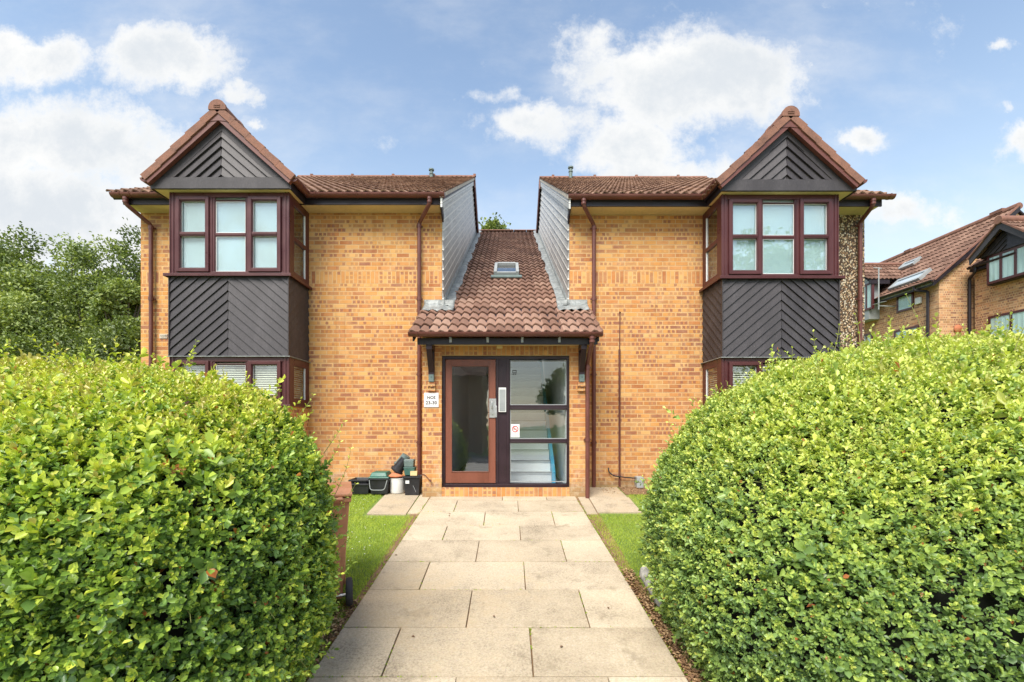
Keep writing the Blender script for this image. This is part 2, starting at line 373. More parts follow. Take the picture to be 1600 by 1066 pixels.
M['litter'] = leaf_mat('dry leaves', [(0,(.12,.06,.03)),(.5,(.33,.19,.09)),(1,(.58,.40,.21))], .8, .1)

# ------------------------------------------------------------------ roofs
def tiles(mb, e0, U, Sv, N, W, L, tw=.30, g=.333, clip=None, seed=1):
    rs = random.Random(seed); e0, U, Sv, N = Vector(e0), Vector(U).normalized(), Vector(Sv).normalized(), Vector(N).normalized()
    nc = max(1, round(W/tw)); tw = W/nc; nr = math.ceil(L/g-.001); K = 12
    for r in range(nr):
        for c in range(nc):
            s0 = r*g-.03; s1 = min(s0+g+.05, L)
            if clip and not clip(e0+U*(c+.5)*tw+Sv*(s0+s1)/2): continue
            dz = rs.uniform(-.003,.003); dx = rs.uniform(-.002,.002); t = rs.random(); tl = rs.uniform(-.006,.006)
            top = []; lip = []; back = []
            for k in range(K+1):
                u = k/K; ph = (u*2) % 1.0 if u < 1 else 1.
                h = .020*math.sin(2*math.pi*ph)+.006*math.sin(4*math.pi*ph+.6)
                p = e0+U*((c+u)*tw+dx)
                top.append(p+Sv*(s0+tl*(u-.5))+N*(h+.048+dz)); lip.append(p+Sv*s0+N*(h+.026+dz)); back.append(p+Sv*s1+N*(h+.012+dz))
            n = K+1
            fs = [(k+1,k,n+k,n+k+1) for k in range(K)]+[(k,k+1,2*n+k+1,2*n+k) for k in range(K)]
            fs += [(0, 2*n, n), (K, n+K, 2*n+K)]
            mb.add(top+lip+back, fs, t)
    return mb
SL = .566; CS, SN = math.cos(math.atan(SL)), math.sin(math.atan(SL))

# ------------------------------------------------------------------ lapped boards
def clip_half(poly, a, b, c):                        # keep a*x+b*y+c >= 0
    out = []
    for i in range(len(poly)):
        p, q = poly[i], poly[(i+1)%len(poly)]; fp = a*p[0]+b*p[1]+c; fq = a*q[0]+b*q[1]+c
        if fp >= 0: out.append(p)
        if (fp >= 0) != (fq >= 0):
            k = fp/(fp-fq); out.append((p[0]+(q[0]-p[0])*k, p[1]+(q[1]-p[1])*k))
    return out
def boards(mb, poly, slope, pitch, mapf, lap=.018, phase=0., gap=.006):
    vals = [b-slope*a for a,b in poly]; k0 = math.floor((min(vals)-phase)/pitch); k1 = math.ceil((max(vals)-phase)/pitch)
    for k in range(k0, k1):
        lo = phase+k*pitch; hi = lo+pitch-gap
        q = clip_half(poly, -slope, 1, -lo); q = clip_half(q, slope, -1, hi) if q else q
        if len(q) < 3: continue
        j = random.uniform(-.0015,.0015)
        n = len(q); fr = []
        for a, b in q:
            t = (b-slope*a-lo)/pitch; fr.append(mapf(a, b, lap*(1-t)+.003+j))
        bk = [mapf(a, b, -.004) for a,b in q]
        mb.add(fr+bk, [tuple(range(n))]+[(i, n+i, n+(i+1)%n, (i+1)%n) for i in range(n)])
    return mb
def chevron(mb, poly, xc, slope, pitch, mapf, lap=.02, up=True, phase=0.):
    l = clip_half(poly, -1, 0, xc-.003); r = clip_half(poly, 1, 0, -xc-.003)
    s = slope if up else -slope
    if len(l) > 2: boards(mb, l, s, pitch, mapf, lap, phase-s*xc)
    if len(r) > 2: boards(mb, r, -s, pitch, mapf, lap, phase+s*xc)
    return mb

# ------------------------------------------------------------------ gutter
def gutter(mb, pts, r=.065, caps=True):
    pts = [Vector(p) for p in pts]; n = len(pts); prof = []
    K = 10
    for k in range(K+1):
        a = math.pi*k/K; prof.append((-math.cos(a)*r, -math.sin(a)*r))
    for k in range(K, -1, -1):
        a = math.pi*k/K; prof.append((-math.cos(a)*(r-.006), -math.sin(a)*(r-.006)))
    rings = []
    for i, p in enumerate(pts):
        d0 = (p-pts[i-1]).normalized() if i else (pts[1]-p).normalized()
        d1 = (pts[i+1]-p).normalized() if i < n-1 else d0
        s0 = Vector((d0.y,-d0.x,0)).normalized(); s1 = Vector((d1.y,-d1.x,0)).normalized()
        sd = (s0+s1).normalized(); sc = 1/max(.3, sd.dot(s0))
        rings.append([p+sd*(a*sc)+Vector((0,0,b)) for a,b in prof])
    m = len(prof); vs = [q for g in rings for q in g]; fs = []
    for i in range(n-1):
        for k in range(m): fs.append((i*m+k, i*m+(k+1)%m, (i+1)*m+(k+1)%m, (i+1)*m+k))
    mb.add(vs, fs)
    if caps:
        for g, dr in ((rings[0],-1),(rings[-1],1)):
            mb.add(g[:K+1]+[q+Vector((0,0,.001)) for q in g[:K+1]], [tuple(range(K+1))])
    return mb
def collar(mb, p, axis, r=.073, w=.025):              # union strap round a gutter
    p = Vector(p); a = Vector(axis).normalized(); sd = Vector((a.y,-a.x,0)); K = 10; vs = []
    for e in (-w/2, w/2):
        for k in range(K+1):
            t = math.pi*k/K
            vs.append(p+a*e+sd*(-math.cos(t)*r)+Vector((0,0,-math.sin(t)*r+.003)))
    fs = [(k,k+1,K+2+k,K+1+k) for k in range(K)]
    inner = [q+(p+a*((-w/2) if i <= K else w/2)-q)*.12 for i, q in enumerate(vs)]
    n = len(vs)
    fs += [(k, n+k, n+k+1, k+1) for k in range(K)]+[(K+1+k, K+2+k, n+K+2+k, n+K+1+k) for k in range(K)]
    mb.add(vs+inner, fs); return mb
def downpipe(bld, pts, r=.034, collars=(), name='downpipe'):
    mb = MB(); sp = smoothpath(pts, 4, .05); mb.tube(sp, r, 14)
    for c in collars:
        mb.tube([(c[0],c[1],c[2]-.03),(c[0],c[1],c[2]+.03)], r+.007, 14)
        mb.box(c[0]-.055, c[0]+.055, c[1]+.02, c[1]+.05, c[2]-.012, c[2]+.012)
    p = Vector(sp[0]); mb.tube([p-Vector((0,0,.01)), p-Vector((0,0,.05))], r+.009, 14); mb.tube([p-Vector((0,0,.065)), p-Vector((0,0,.10))], r+.008, 14)
    return mb.build(name, M['gutter'], bld, smooth=True)

# ================================================================== MAIN BUILDING
WY, BY = 8.18, 7.42                                   # main wall plane, bay and porch front plane
B = thing('apartment_building', (-.05, WY, -1.15), 'buff brick block of flats with twin gabled bays and a tiled porch roof between', 'building')
XL0, XL1 = PX(220, WY), PX(691, WY)                   # left wing
XR0, XR1 = PX(889.3, WY), PX(1351, WY)                # right wing
ZS = 3.711                                            # soffit height
YR, ZR = 14.8, 7.80                                   # main ridge
mb = MB(); mb.box(XL0, XL1, WY, WY+13, -1.5, ZS); mb.build('wall', M['brick'], B)
XP = PX(1300, WY)
mb = MB(); mb.box(XR0, XP, WY, WY+13, -1.5, ZS-.03); mb.build('wall', M['brick'], B)
mb = MB(); mb.box(XP+.001, XR1, WY+.003, WY+13, -1.5, ZS-.03); o = mb.build('wall', M['pebble'], B); o['label'] = 'coarse brown pebbledash wall strip'
# air brick
mb = MB(); x0, x1 = PX(250,WY), PX(262,WY); z0, z1 = PZ(529,WY), PZ(522.5,WY)
mb.bars(x0, x1, z0, z1, .012, WY-.012, WY+.01)
for i in range(6): mb.box(x0+.012+i*.017, x0+.021+i*.017, WY-.009, WY+.01, z0+.01, z1-.01)
mb.build('air_brick', M['cement'], B)

# main roofs
EY = 7.76; EZ = 3.885
def main_roof(x0, x1, dz, seed, inner):
    L = (YR-EY)/CS
    mb = MB(); tiles(mb, (x0, EY, EZ-.03+dz), (1,0,0), (0,CS,SN), (0,-SN,CS), x1-x0, L, seed=seed); o = mb.build('roof', M['tile'], B, smooth=True, tint=True)
    zr = EZ-.03+dz+SL*(YR-EY)
    m2 = MB(); m2.prism([(EY+.02,EZ-.06+dz),(YR,zr-.02),(YR+6.2,zr-.02-SL*6.2),(YR+6.2,zr-.10-SL*6.2),(YR,zr-.10),(EY+.08,EZ-.10+dz)], lambda a,b,d:(d,a,b), x0+.03, x1-.03)
    m2.build('roof_deck', M['fascia'], B)
    m3 = MB(); L2 = 6.2/CS
    tiles(m3, (x1, YR+6.2, zr-SL*6.2), (-1,0,0), (0,-CS,SN), (0,SN,CS), x1-x0, L2, seed=seed+5); m3.build('roof', M['tile'], B, smooth=True, tint=True)
    # ridge tiles
    m4 = MB(); n = round((x1-x0)/.45); w = (x1-x0)/n
    for i in range(n):
        a = x0+i*w; K = 8
        rr = .105+.004*(i%2)
        vs = [(xx, YR+math.cos(math.pi*k/K)*r_, zr-.01+math.sin(math.pi*k/K)*r_*.9) for xx, r_ in ((a,rr),(a+w-.02,rr),(a+w,rr+.02 if i%3==0 else rr)) for k in range(K+1)]
        m4.add(vs, [(j*(K+1)+k, j*(K+1)+k+1, (j+1)*(K+1)+k+1, (j+1)*(K+1)+k) for j in range(2) for k in range(K)]+[tuple(range(K+1)), tuple(2*(K+1)+k for k in range(K,-1,-1))])
        if i % 3 == 0: m4.box(a+w-.05, a+w+.03, YR-.05, YR+.05, zr+.05, zr+.12)
    m4.build('ridge_tiles', M['ridge'], o, smooth=True)
    return zr
def verge(xw, xv, dz, zr):
    """inner gable wall of a wing: lapped boards parallel to the roof slope, cement verge, rear barge board"""
    sgn = 1 if xv > xw else -1
    mp = lambda a,b,d: (xw+sgn*d, a, b)
    top = lambda y: EZ-.09+dz+SL*(y-EY) if y < YR else zr-.06-SL*(y-YR)
    bot = lambda y: 1.37+SL*(y-7.01)-.05
    poly = [(WY, bot(WY)), (17.2, bot(17.2)-.3), (17.2, top(17.2)), (YR, top(YR)), (WY, top(WY))]
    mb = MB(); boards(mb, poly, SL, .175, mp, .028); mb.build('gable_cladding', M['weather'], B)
    # top board under the tiles
    mb = MB(); mb.prism([(WY-.42, top(WY-.42)-.17),(YR, top(YR)-.17),(YR, top(YR)+.0),(WY-.42, top(WY-.42)+.0)], mp, .03, .06)
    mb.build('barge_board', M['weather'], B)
    mb = MB(); mb.prism([(WY-.44, top(WY-.44)+.002),(YR, top(YR)+.002),(YR, top(YR)+.075),(WY-.44, top(WY-.44)+.075)], mp, .02, abs(xv-xw)-.01)
    mb.build('verge_mortar', M['cement'], B)
    mb = MB(); mb.prism([(YR-.15, top(YR)-.32),(YR+.0, top(YR)-.22),(17.6, top(17.6)-.24),(17.6, top(17.6)+.06),(YR, top(YR)+.08)], mp, .07, abs(xv-xw)+.015)
    mb.build('barge_board', M['gutter'], B)
    # front end of the barge at the eave
    mb = MB(); y0 = EY+.04
    mb.prism([(y0, EZ+dz-.13),(WY+.0, ZS+dz-.16),(WY+.03, ZS+dz-.02),(y0+.05, EZ+dz-.06)], mp, .001, .028); mb.build('barge_end', M['fascia'], B)
zrL = main_roof(PX(694,7.75)-5.66, PX(694,7.75), 0, 3, 1); zrR = main_roof(.985, 6.33, -.03, 9, -1)
verge(XL1, PX(694,7.75), 0, zrL); verge(XR0, .985, -.03, zrR)
# outer gable triangles
for xa, xb, mm in ((XL0, XL0+.2, 'brick'), (XR1-.2, XR1, 'pebble'), (XL1-.22, XL1-.01, 'brick'), (XR0+.01, XR0+.22, 'brick')):
    dz = 0 if xa < 0 else -.03
    mb = MB(); mb.prism([(WY+.01,ZS+dz+.001),(WY+12.9,ZS+dz+.001),(YR, zrL+dz-.13)], lambda a,b,d:(d,a,b), xa+.004, xb-.004); mb.build('wall', M[mm], B)

# soffit, fascia, gutters
def eave(x0, x1, dz, seed):
    mb = MB(); mb.box(x0, x1, 7.85, WY+.02, ZS+dz+.0015, ZS+.02+dz); mb.build('soffit', M['soffit'], B)
    mb = MB(); mb.box(x0-.02, x1+.02, 7.825, 7.849, ZS-.012+dz, ZS+.13+dz); mb.build('fascia', M['fascia'], B)
eave(XL0, XL1, 0, 1); eave(XR0, XR1, -.03, 2)
GZ = 3.852; GY = 7.765

def bay(side, wx, px, gable, dz):
    """px: dict of pixel x positions measured on the front plane"""
    Y = BY
    x0, x1 = PX(px['out'][0], Y), PX(px['out'][1], Y)
    oy = px['dy']
    zt, zb = ZS+dz, PZ(428+oy, Y)
    # --- upper window
    def window(zt, zb, panes, zsplit, blindmat, lower=False):
        fy0, fy1 = Y, Y+.07
        mb = MB()
        mb.box(x0, x0+.10, fy0+.02, fy0+.10, zb, zt); mb.box(x1-.10, x1, fy0+.02, fy0+.10, zb, zt)
        mb.box(x0+.10, x1-.10, fy0+.02, fy0+.068, zt-.075, zt); mb.box(x0+.10, x1-.10, fy0+.02, fy0+.068, zb, zb+.045)
        for a in (x0+.004, x0+.055, x1-.022, x1-.073): mb.box(a, a+.018, fy0+.008, fy0+.0199, zb, zt)   # ribs on the posts
        cuts = [(x0+.10)]+[PX((panes[i][1]+panes[i+1][0])/2, Y) for i in range(2)]+[x1-.10]
        for c in cuts[1:3]: mb.box(c-.028, c+.028, fy0+.02, fy0+.066, zb+.045, zt-.075)
        ga_, gb_ = PX(panes[0][0], Y), PX(panes[2][1], Y)
        mb.box(x0+.1001, ga_-.002, fy0+.03, fy0+.064, zb+.045, zt-.075); mb.box(gb_+.002, x1-.1001, fy0+.03, fy0+.064, zb+.045, zt-.075)
        for i in range(2): mb.box(PX(panes[i][1],Y)+.002, PX(panes[i+1][0],Y)-.002, fy0+.03, fy0+.064, zb+.045, zt-.075)
        gl = []
        for i, (a, b) in enumerate(panes):
            ga, gb = PX(a, Y), PX(b, Y)
            sash = i != 1
            lo = zsplit[3] if not sash or lower else zsplit[2]
            fr = .062 if sash else .022
            yy = fy0-.008 if sash else fy0+.03
            gt, gbm = zsplit[0], lo
            mb.bars(ga-fr, gb+fr, gbm-fr, gt+fr, fr-.008, yy, fy0+.0195 if sash else fy0+.06)
            mb.bars(ga-.009, gb+.009, gbm-.009, gt+.009, .012, yy+.012, fy0+.06)
            if zsplit[1] is not None:
                zc = zsplit[1]; mb.box(ga-.001, gb+.001, yy+.006, fy0+.06, zc-.03, zc+.03)
                mb.box(ga-.001, gb+.001, yy-.002, yy+.0059, zc-.012, zc+.012)
                gl += [(ga, gb, zc+.028, gt), (ga, gb, gbm, zc-.028)]
            else: gl += [(ga, gb, gbm, gt)]
        # sides
        ys0, ys1 = Y+.10, WY-.001
        for xs, sg in ((x0, 1), (x1, -1)):
            xi = xs+sg*.07
            mb.box(min(xs,xi)+.006, max(xs,xi)-.004, ys0+.001, ys0+.09, zb, zt); mb.box(min(xs,xi)+.006, max(xs,xi)-.004, ys1-.13, ys1, zb, zt)
            mb.box(min(xs,xi)+.006, max(xs,xi)-.004, ys0+.09, ys1-.13, zt-.12, zt); mb.box(min(xs,xi)+.006, max(xs,xi)-.004, ys0+.09, ys1-.13, zb, zb+.10)
            if zsplit[1] is not None: mb.box(min(xs,xi)+.004, max(xs,xi)-.004, ys0+.09, ys1-.13, zsplit[1]-.035, zsplit[1]+.035)
        fo = mb.build('bay_window', M['frame'], B, bevel=.004)
        for a, b, c, d in gl:
            g = MB(); g.box(a-.002, b+.002, fy0+.052, fy0+.058, c-.002, d+.002); g.build('glass_pane', M['glass'], fo)
            g = MB(); g.bars(a, b, c, d, .009, fy0+.0445, fy0+.0515); g.build('glazing_bead', M['white'], fo)
        for xs, sg in ((x0, 1), (x1, -1)):
            cuts2 = [(zb+.10, zsplit[1]-.035), (zsplit[1]+.035, zt-.12)] if zsplit[1] is not None else [(zb+.10, zt-.12)]
            for c, d in cuts2:
                g = MB(); g.box(xs+sg*.03, xs+sg*.036, ys0+.088, ys1-.128, c-.002, d+.002); g.build('glass_pane', M['glass'], fo)
                g = MB(); q = ys1-.13
                g.box(xs+sg*.012, xs+sg*.0295, q-.014, q-.001, c, d); g.build('glazing_bead', M['white'], fo)
        # blinds
        bl = MB(); z = zb+.06; tilt = .0092 if not lower else .009
        sp = .0165 if not lower else .036
        while z < zt-.09:
            bl.add([(x0+.11, Y+.072, z-tilt),(x1-.11, Y+.072, z-tilt),(x1-.11, Y+.084, z+tilt),(x0+.11, Y+.084, z+tilt)], [(0,1,2,3)])
            for xs, sg in ((x0,1),(x1,-1)):
                bl.add([(xs+sg*.075, Y+.16, z-tilt),(xs+sg*.075, WY-.1, z-tilt),(xs+sg*.095, WY-.1, z+tilt),(xs+sg*.095, Y+.16, z+tilt)], [(0,1,2,3)])
            z += sp
        bl.build('window_blind', blindmat, fo)
        bk = MB(); bk.box(x0+.16, x1-.16, Y+.20, Y+.21, zb+.01, zt-.01); bk.build('room_backing', M['room'] if lower else M['curtain'], fo)
        return fo
    zc = PZ((361.4+369)/2+oy, Y)
    window(zt, zb, px['panes'], (PZ(313+oy,Y), zc, PZ(418.4+oy,Y), PZ(423+oy,Y)), M['blind'])
    # sill
    zsl = zb; s = MB(); e = .055
    s.box(x0-e, x1+e, Y-e, WY-.002, zsl-.028, zsl-.002); s.box(x0-e, x1+e, Y-e, Y-e+.012, zsl-.048, zsl-.0285)
    s.box(x0-e, x0-e+.012, Y-e+.013, WY-.002, zsl-.048, zsl-.0285); s.box(x1+e-.012, x1+e, Y-e+.013, WY-.002, zsl-.048, zsl-.0285)
    s.build('window_sill', M['frame'], B, bevel=.003)
    # chevron panel
    pt, pb = zsl-.029, PZ(556.5+oy*.4, Y)
    mb = MB(); xc = PX(px['mid'], Y)
    chevron(mb, [(x0+.018,pb),(x1-.018,pb),(x1-.018,pt),(x0+.018,pt)], xc, .85, .152, lambda a,b,d:(a, Y+.02-d, b), .021)
    mb.box(x0+.001, x0+.016, Y-.012, Y+.03, pb, pt); mb.box(x1-.016, x1-.001, Y-.012, Y+.03, pb, pt)
    po = mb.build('cladding_panel', M['clad'], B)
    m2 = MB(); m2.box(x0+.02, x1-.02, Y+.031, WY-.003, pb+.002, pt-.002); m2.build('panel_core', M['fascia'], po)
    for xs, sg in ((x0, -1), (x1, 1)):
        mb = MB(); slope = .95 if sg < 0 else .95
        sl = slope if sg < 0 else slope
        boards(mb, [(Y+.031,pb),(WY-.003,pb),(WY-.003,pt),(Y+.031,pt)], sl*.85, .152, lambda a,b,d: (xs+sg*(d-.028), a, b), .028)
        mb.build('cladding_panel', M['clad'], B)
    # flashing strip
    mb = MB(); mb.box(x0-.03, x1+.03, Y-.03, WY-.004, pb-.012, pb-.001); mb.build('flashing', M['lead'], B)
    # --- lower window
    lt = pb-.013; lb = PZ(632, Y)
    window(lt, lb, px['panes'], (PZ(570+oy*.4,Y), None, PZ(617,Y), PZ(617,Y)), M['blindcream'], True)
    mb = MB(); mb.box(x0-.04, x1+.04, Y-.04, WY-.002, lb-.03, lb-.001); mb.build('window_sill', M['frame'], B, bevel=.003)
    mb = MB(); mb.box(x0+.01, x1-.01, Y+.01, WY-.002, -1.5, lb-.031); mb.build('wall', M['brick'], B)
    # --- gable above
    GX = PX(gable['apex'][0], 7.24); az = PZ(gable['apex'][1], 7.24)-.05
    hw = gable['hw']; fz = PZ(gable['foot'], 7.24); sl = (az-fz)/hw; ca, sa = math.cos(math.atan(sl)), math.sin(math.atan(sl))
    GY0 = 7.315; yb = EY+(az-EZ)/SL+.35
    # face
    bx0, bx1 = PX(gable['board'][0], GY0), PX(gable['board'][1], GY0)
    zb0, zb1 = ZS+dz-.004, ZS+dz+.175
    mb = MB(); mb.box(bx0, bx1, GY0-.012, GY0+.03, zb0, zb1); mb.build('gable_board', M['clad'], B, bevel=.003)
    mb = MB(); tri = [(GX-(az-zb1-.04)/sl, zb1+.002),(GX+(az-zb1-.04)/sl, zb1+.002),(GX, az-.04)]
    m2 = MB(); m2.prism(tri, lambda a,b,d:(a, GY0+d, b), .02, .06)
    m2.build('gable_wall', M['clad'], B)
    chev = [(GX-(az-zb1-.27)/sl, zb1+.003),(GX+(az-zb1-.27)/sl, zb1+.003),(GX, az-.27)]
    chevron(mb, chev, GX, sl*.93, .150, lambda a,b,d:(a, GY0+.018-d, b), .03, phase=.03)
    mb.build('gable_cladding', M['clad'], B)
    # raking trim on the face, following the slope
    for sg in (-1, 1):
        mb = MB(); h = .22
        p = [(GX, az-.035),(GX, az-.035-h*1.15),(GX+sg*(az-zb1-.035-h*1.15)/sl, zb1+.004),(GX+sg*(az-zb1-.035)/sl, zb1+.004)]
        mb.prism(p if sg < 0 else p[::-1], lambda a,b,d:(a, GY0-d, b), -.019, .004); mb.build('gable_board', M['clad'], B)
    # bay soffit
    mb = MB(); mb.box(bx0+.002, bx1-.002, GY0+.0305, 7.849, ZS+dz+.0025, ZS+dz+.018); mb.build('soffit', M['soffit'], B)
    for sx in (bx0, bx1):
        sg = 1 if sx == bx1 else -1
        mb = MB(); mb.box(sx, sx+sg*.022, GY0-.01, 7.824, ZS+dz-.012, ZS+dz+.12); mb.build('fascia', M['fascia'], B)
    # roof slopes
    for sg in (-1, 1):
        L = hw/ca
        e0 = Vector((GX+sg*hw, 7.24, fz))
        mb = MB()
        if sg > 0: tiles(mb, e0, (0,1,0), (-ca,0,sa), (sa,0,ca), yb-7.24, L, g=L/5, seed=31)
        else: tiles(mb, e0+Vector((0,yb-7.24,0)), (0,-1,0), (ca,0,sa), (-sa,0,ca), yb-7.24, L, g=L/5, seed=37)
        ro = mb.build('gable_roof', M['tile'], B, smooth=True, tint=True)
        d = MB(); d.prism([(GX, az-.01),(GX, az-.05),(GX+sg*(hw-.02), fz-.035),(GX+sg*(hw-.02), fz+.005)], lambda a,b,q:(a,q,b), 7.27, yb); d.build('roof_deck', M['fascia'], ro)
        # verge tiles, a stepped row
        n = 5
        v = MB()
        for k in range(n):
            a0, a1 = k/n, (k+1)/n+.015
            P = lambda a, off: (GX+sg*(hw*(1-a)+sa*off), fz+(az-fz)*a+ca*off)
            st = .055; q0 = P(a0, st+.012); q1 = P(min(a1,1), st-.006); q2 = P(min(a1,1), -.055); q3 = P(a0, -.045)
            v.prism([q0,q1,q2,q3] if sg < 0 else [q3,q2,q1,q0], lambda a,b,q:(a,q,b), 7.212-.002*k, 7.245)
            q1 = P(min(a1,1), st-.02); q0 = P(a0, st-.002); i0 = P(a0, st-.02); i1 = P(min(a1,1), st-.038)
            v.prism([q0,q1,i1,i0] if sg < 0 else [i0,i1,q1,q0], lambda a,b,q:(a,q,b), 7.246, 7.40)
        v.build('verge_tiles', M['ridge'], ro, bevel=.003)
        # underside barge
        v = MB(); P = lambda a, off: (GX+sg*(hw*(1-a)+sa*off), fz+(az-fz)*a+ca*off)
        q = [P(0,-.04),P(.985,-.055),P(.95,-.13),P(.0,-.10)]
        v.prism(q if sg < 0 else q[::-1], lambda a,b,d:(a,d,b), 7.23, GY0-.013); v.build('barge_board', M['gutter'], B)
    cp = MB(); cp.prism([(GX-.16,az-.20),(GX,az-.185),(GX+.16,az-.20),(GX+.03,az+.01),(GX-.03,az+.01)], lambda a,b,d:(a,d,b), 7.222, 7.27); cp.build('barge_board', M['gutter'], B)
    # ridge
    rm = MB(); K = 10; rr = .128; zz = az+.012
    segs = [7.195]+[7.24+.42*k for k in range(1, 7)]
    for i in range(len(segs)-1):
        r0 = rr+.012; vs = []
        for yy, r_ in ((segs[i], rr+.01), (segs[i]+.05, rr+.01), (segs[i]+.051, rr), (segs[i+1]+.01, rr)):
            for k in range(K+1):
                a = math.pi*(k/K)*1.1-.05*math.pi
                vs.append((GX+math.cos(a)*r_, yy, zz+math.sin(a)*r_-.02))
        rm.add(vs, [(j*(K+1)+k, j*(K+1)+k+1, (j+1)*(K+1)+k+1, (j+1)*(K+1)+k) for j in range(3) for k in range(K)]+[tuple(range(K,-1,-1))])
    for k in (-.028, .0): rm.box(GX-.05, GX+.05, 7.186, 7.196, zz+k+.02, zz+k+.032)
    rm.build('ridge_tiles', M['ridge'], B, smooth=True)
    return bx0, bx1

pl = dict(out=(263.5,451.5), dy=0, mid=356, panes=[(280.6,320),(334.6,381.4),(393.4,432.4)])
pr = dict(out=(1128,1312), dy=4, mid=1221, panes=[(1145.4,1184),(1194,1243),(1256.4,1294.5)])
lb0, lb1 = bay('l', 0, pl, dict(apex=(341.5,166), hw=1.17, foot=279, board=(238,453)), 0)
rb0, rb1 = bay('r', 0, pr, dict(apex=(1233.5,176), hw=1.125, foot=286, board=(1127.5,1336)), -.035)
def gut(pts, cols=(), nm='gutter'):
    mb = MB(); gutter(mb, pts)
    for p, ax in cols: collar(mb, p, ax)
    mb.build(nm, M['gutter'], B, smooth=True)
zg = GZ
gut([(PX(175,GY), GY, zg), (lb0-.085, GY, zg), (lb0-.085, 7.25, zg)], [((PX(190,GY),GY,zg),(1,0,0)),((PX(205,GY),GY,zg),(1,0,0))])
gut([(lb1+.085, 7.25, zg), (lb1+.085, GY, zg), (PX(695,GY), GY, zg)], [((PX(p,GY),GY,zg),(1,0,0)) for p in (494,558,652,690)]+[((lb1+.085,7.5,zg),(0,1,0))])
zg = GZ-.03
gut([(PX(887.5,GY), GY, zg), (rb0-.085, GY, zg), (rb0-.085, 7.25, zg)], [((PX(p,GY),GY,zg),(1,0,0)) for p in (898,922,1018,1080)]+[((rb0-.085,7.5,zg),(0,1,0))])
gut([(rb1+.085, 7.25, zg), (rb1+.085, GY, zg), (PX(1396,GY), GY, zg)], [((PX(p,GY),GY,zg),(1,0,0)) for p in (1356,1388)])
PYw = 8.11
for gx, wxp, zt, dz in ((196,236,352,0),(671,655,349,0),(912,928,352,-.03),(1364,1344,348,-.03)):
    xg = PX(gx, GY); xw = PX(wxp, PYw); zb = gz(8.1)
    downpipe(B, [(xg,GY,GZ-.05+dz),(xg,GY,GZ-.17+dz),(xw,PYw,PZ(zt,PYw)),(xw,PYw,PZ(zt,PYw)-.1),(xw,PYw,zb)], .034,
             [(xw,PYw,PZ(zt+4,PYw)),(xw,PYw,PZ(467,PYw)),(xw,PYw,PZ(585,PYw)),(xw,PYw,PZ(692,PYw))])
# vent pipes on the main ridge
for px_, h, dz in ((675,.2,0),(891,.3,-.03)):
    x = PX(px_, YR-.1); zb = EZ+dz+SL*(YR-.2-EY)
    mb = MB(); mb.tube([(x,YR-.2,zb-.1),(x,YR-.2,zb+h)], .055, 14); mb.tube([(x,YR-.2,zb+h-.1),(x,YR-.2,zb+h-.07)], .07, 14)
    mb.tube([(x,YR-.2,zb+h+.02),(x,YR-.2,zb+h+.06)], .085, 14); mb.tube([(x,YR-.2,zb+h),(x,YR-.2,zb+h+.02)], .045, 14)
    mb.build('vent_pipe', M['greypot'], B, smooth=True)

# ------------------------------------------------------------------ porch and catslide roof
CY, CZ, CRY = 7.03, 1.36, 17.1
PX0, PX1 = PX(660,BY), PX(921,BY)
DX0, DX1 = PX(690,BY), PX(890,BY); DZ0, DZ1 = PZ(762,BY), PZ(555.5,BY)
mb = MB(); ptop = lambda y: CZ+SL*(y-CY)-.09
side = [(BY,-1.4),(WY+.02,-1.4),(WY+.02,ptop(WY)),(BY,ptop(BY))]
mb.prism(side, lambda a,b,d:(d,a,b), PX0, DX0); mb.build('porch_wall', M['brick'], B); mb = MB(); mb.prism(side, lambda a,b,d:(d,a,b), DX1, PX1)
mb.build('porch_wall', M['brick'], B)
mb = MB(); mb.box(DX0+.001, DX1-.001, BY+.002, BY+.21, DZ1, DZ1+.225); mb.build('lintel', M['soldier_top'], B)
mb = MB(); mb.box(DX0+.001, DX1-.001, BY+.003, BY+.21, DZ1+.226, ptop(BY+.003)); mb.build('porch_wall', M['brick'], B)
mb = MB(); mb.box(DX0+.001, DX1-.001, BY+.004, BY+.21, -1.4, DZ0); mb.build('plinth', M['soldier_low'], B)
# catslide tiles: wide canopy part, then the part between the gable walls
CXl, CXr = PX(641,CY), PX(940,CY)
YW = WY-.02; L1 = (YW-CY)/CS
mb = MB(); tiles(mb, (CXl,CY,CZ), (1,0,0), (0,CS,SN), (0,-SN,CS), CXr-CXl, .333*4-.001, seed=51)
s1 = .333*4-.03; L2 = (CRY-CY)/CS-s1
base = Vector((0,CY,CZ))+Vector((0,CS,SN))*(.333*4)
tw_ = (CXr-CXl)/round((CXr-CXl)/.30); xa, xb = CXl+tw_, CXl+9*tw_
print('tile grid', xa, xb, XL1, XR0)
tiles(mb, (xa, base.y, base.z), (1,0,0), (0,CS,SN), (0,-SN,CS), xb-xa, L2, tw=tw_, seed=53, clip=lambda p: not (-.42 < p.x-.0 < .31 and 10.6 < p.y < 11.1))
rf = mb.build('porch_roof', M['tile_c'], B, smooth=True, tint=True)
mb = MB(); zc = lambda y: CZ+SL*(y-CY)
mb.prism([(CY+.05,zc(CY+.05)-.05),(YW+.05,zc(YW+.05)-.05),(YW+.05,zc(YW+.05)+.005),(CY+.05,zc(CY+.05)+.005)], lambda a,b,d:(d,a,b), CXl+.03, CXr-.03)
ha, hb, hx0, hx1 = 10.42, 11.14, -.28, .16          # opening under the roof window
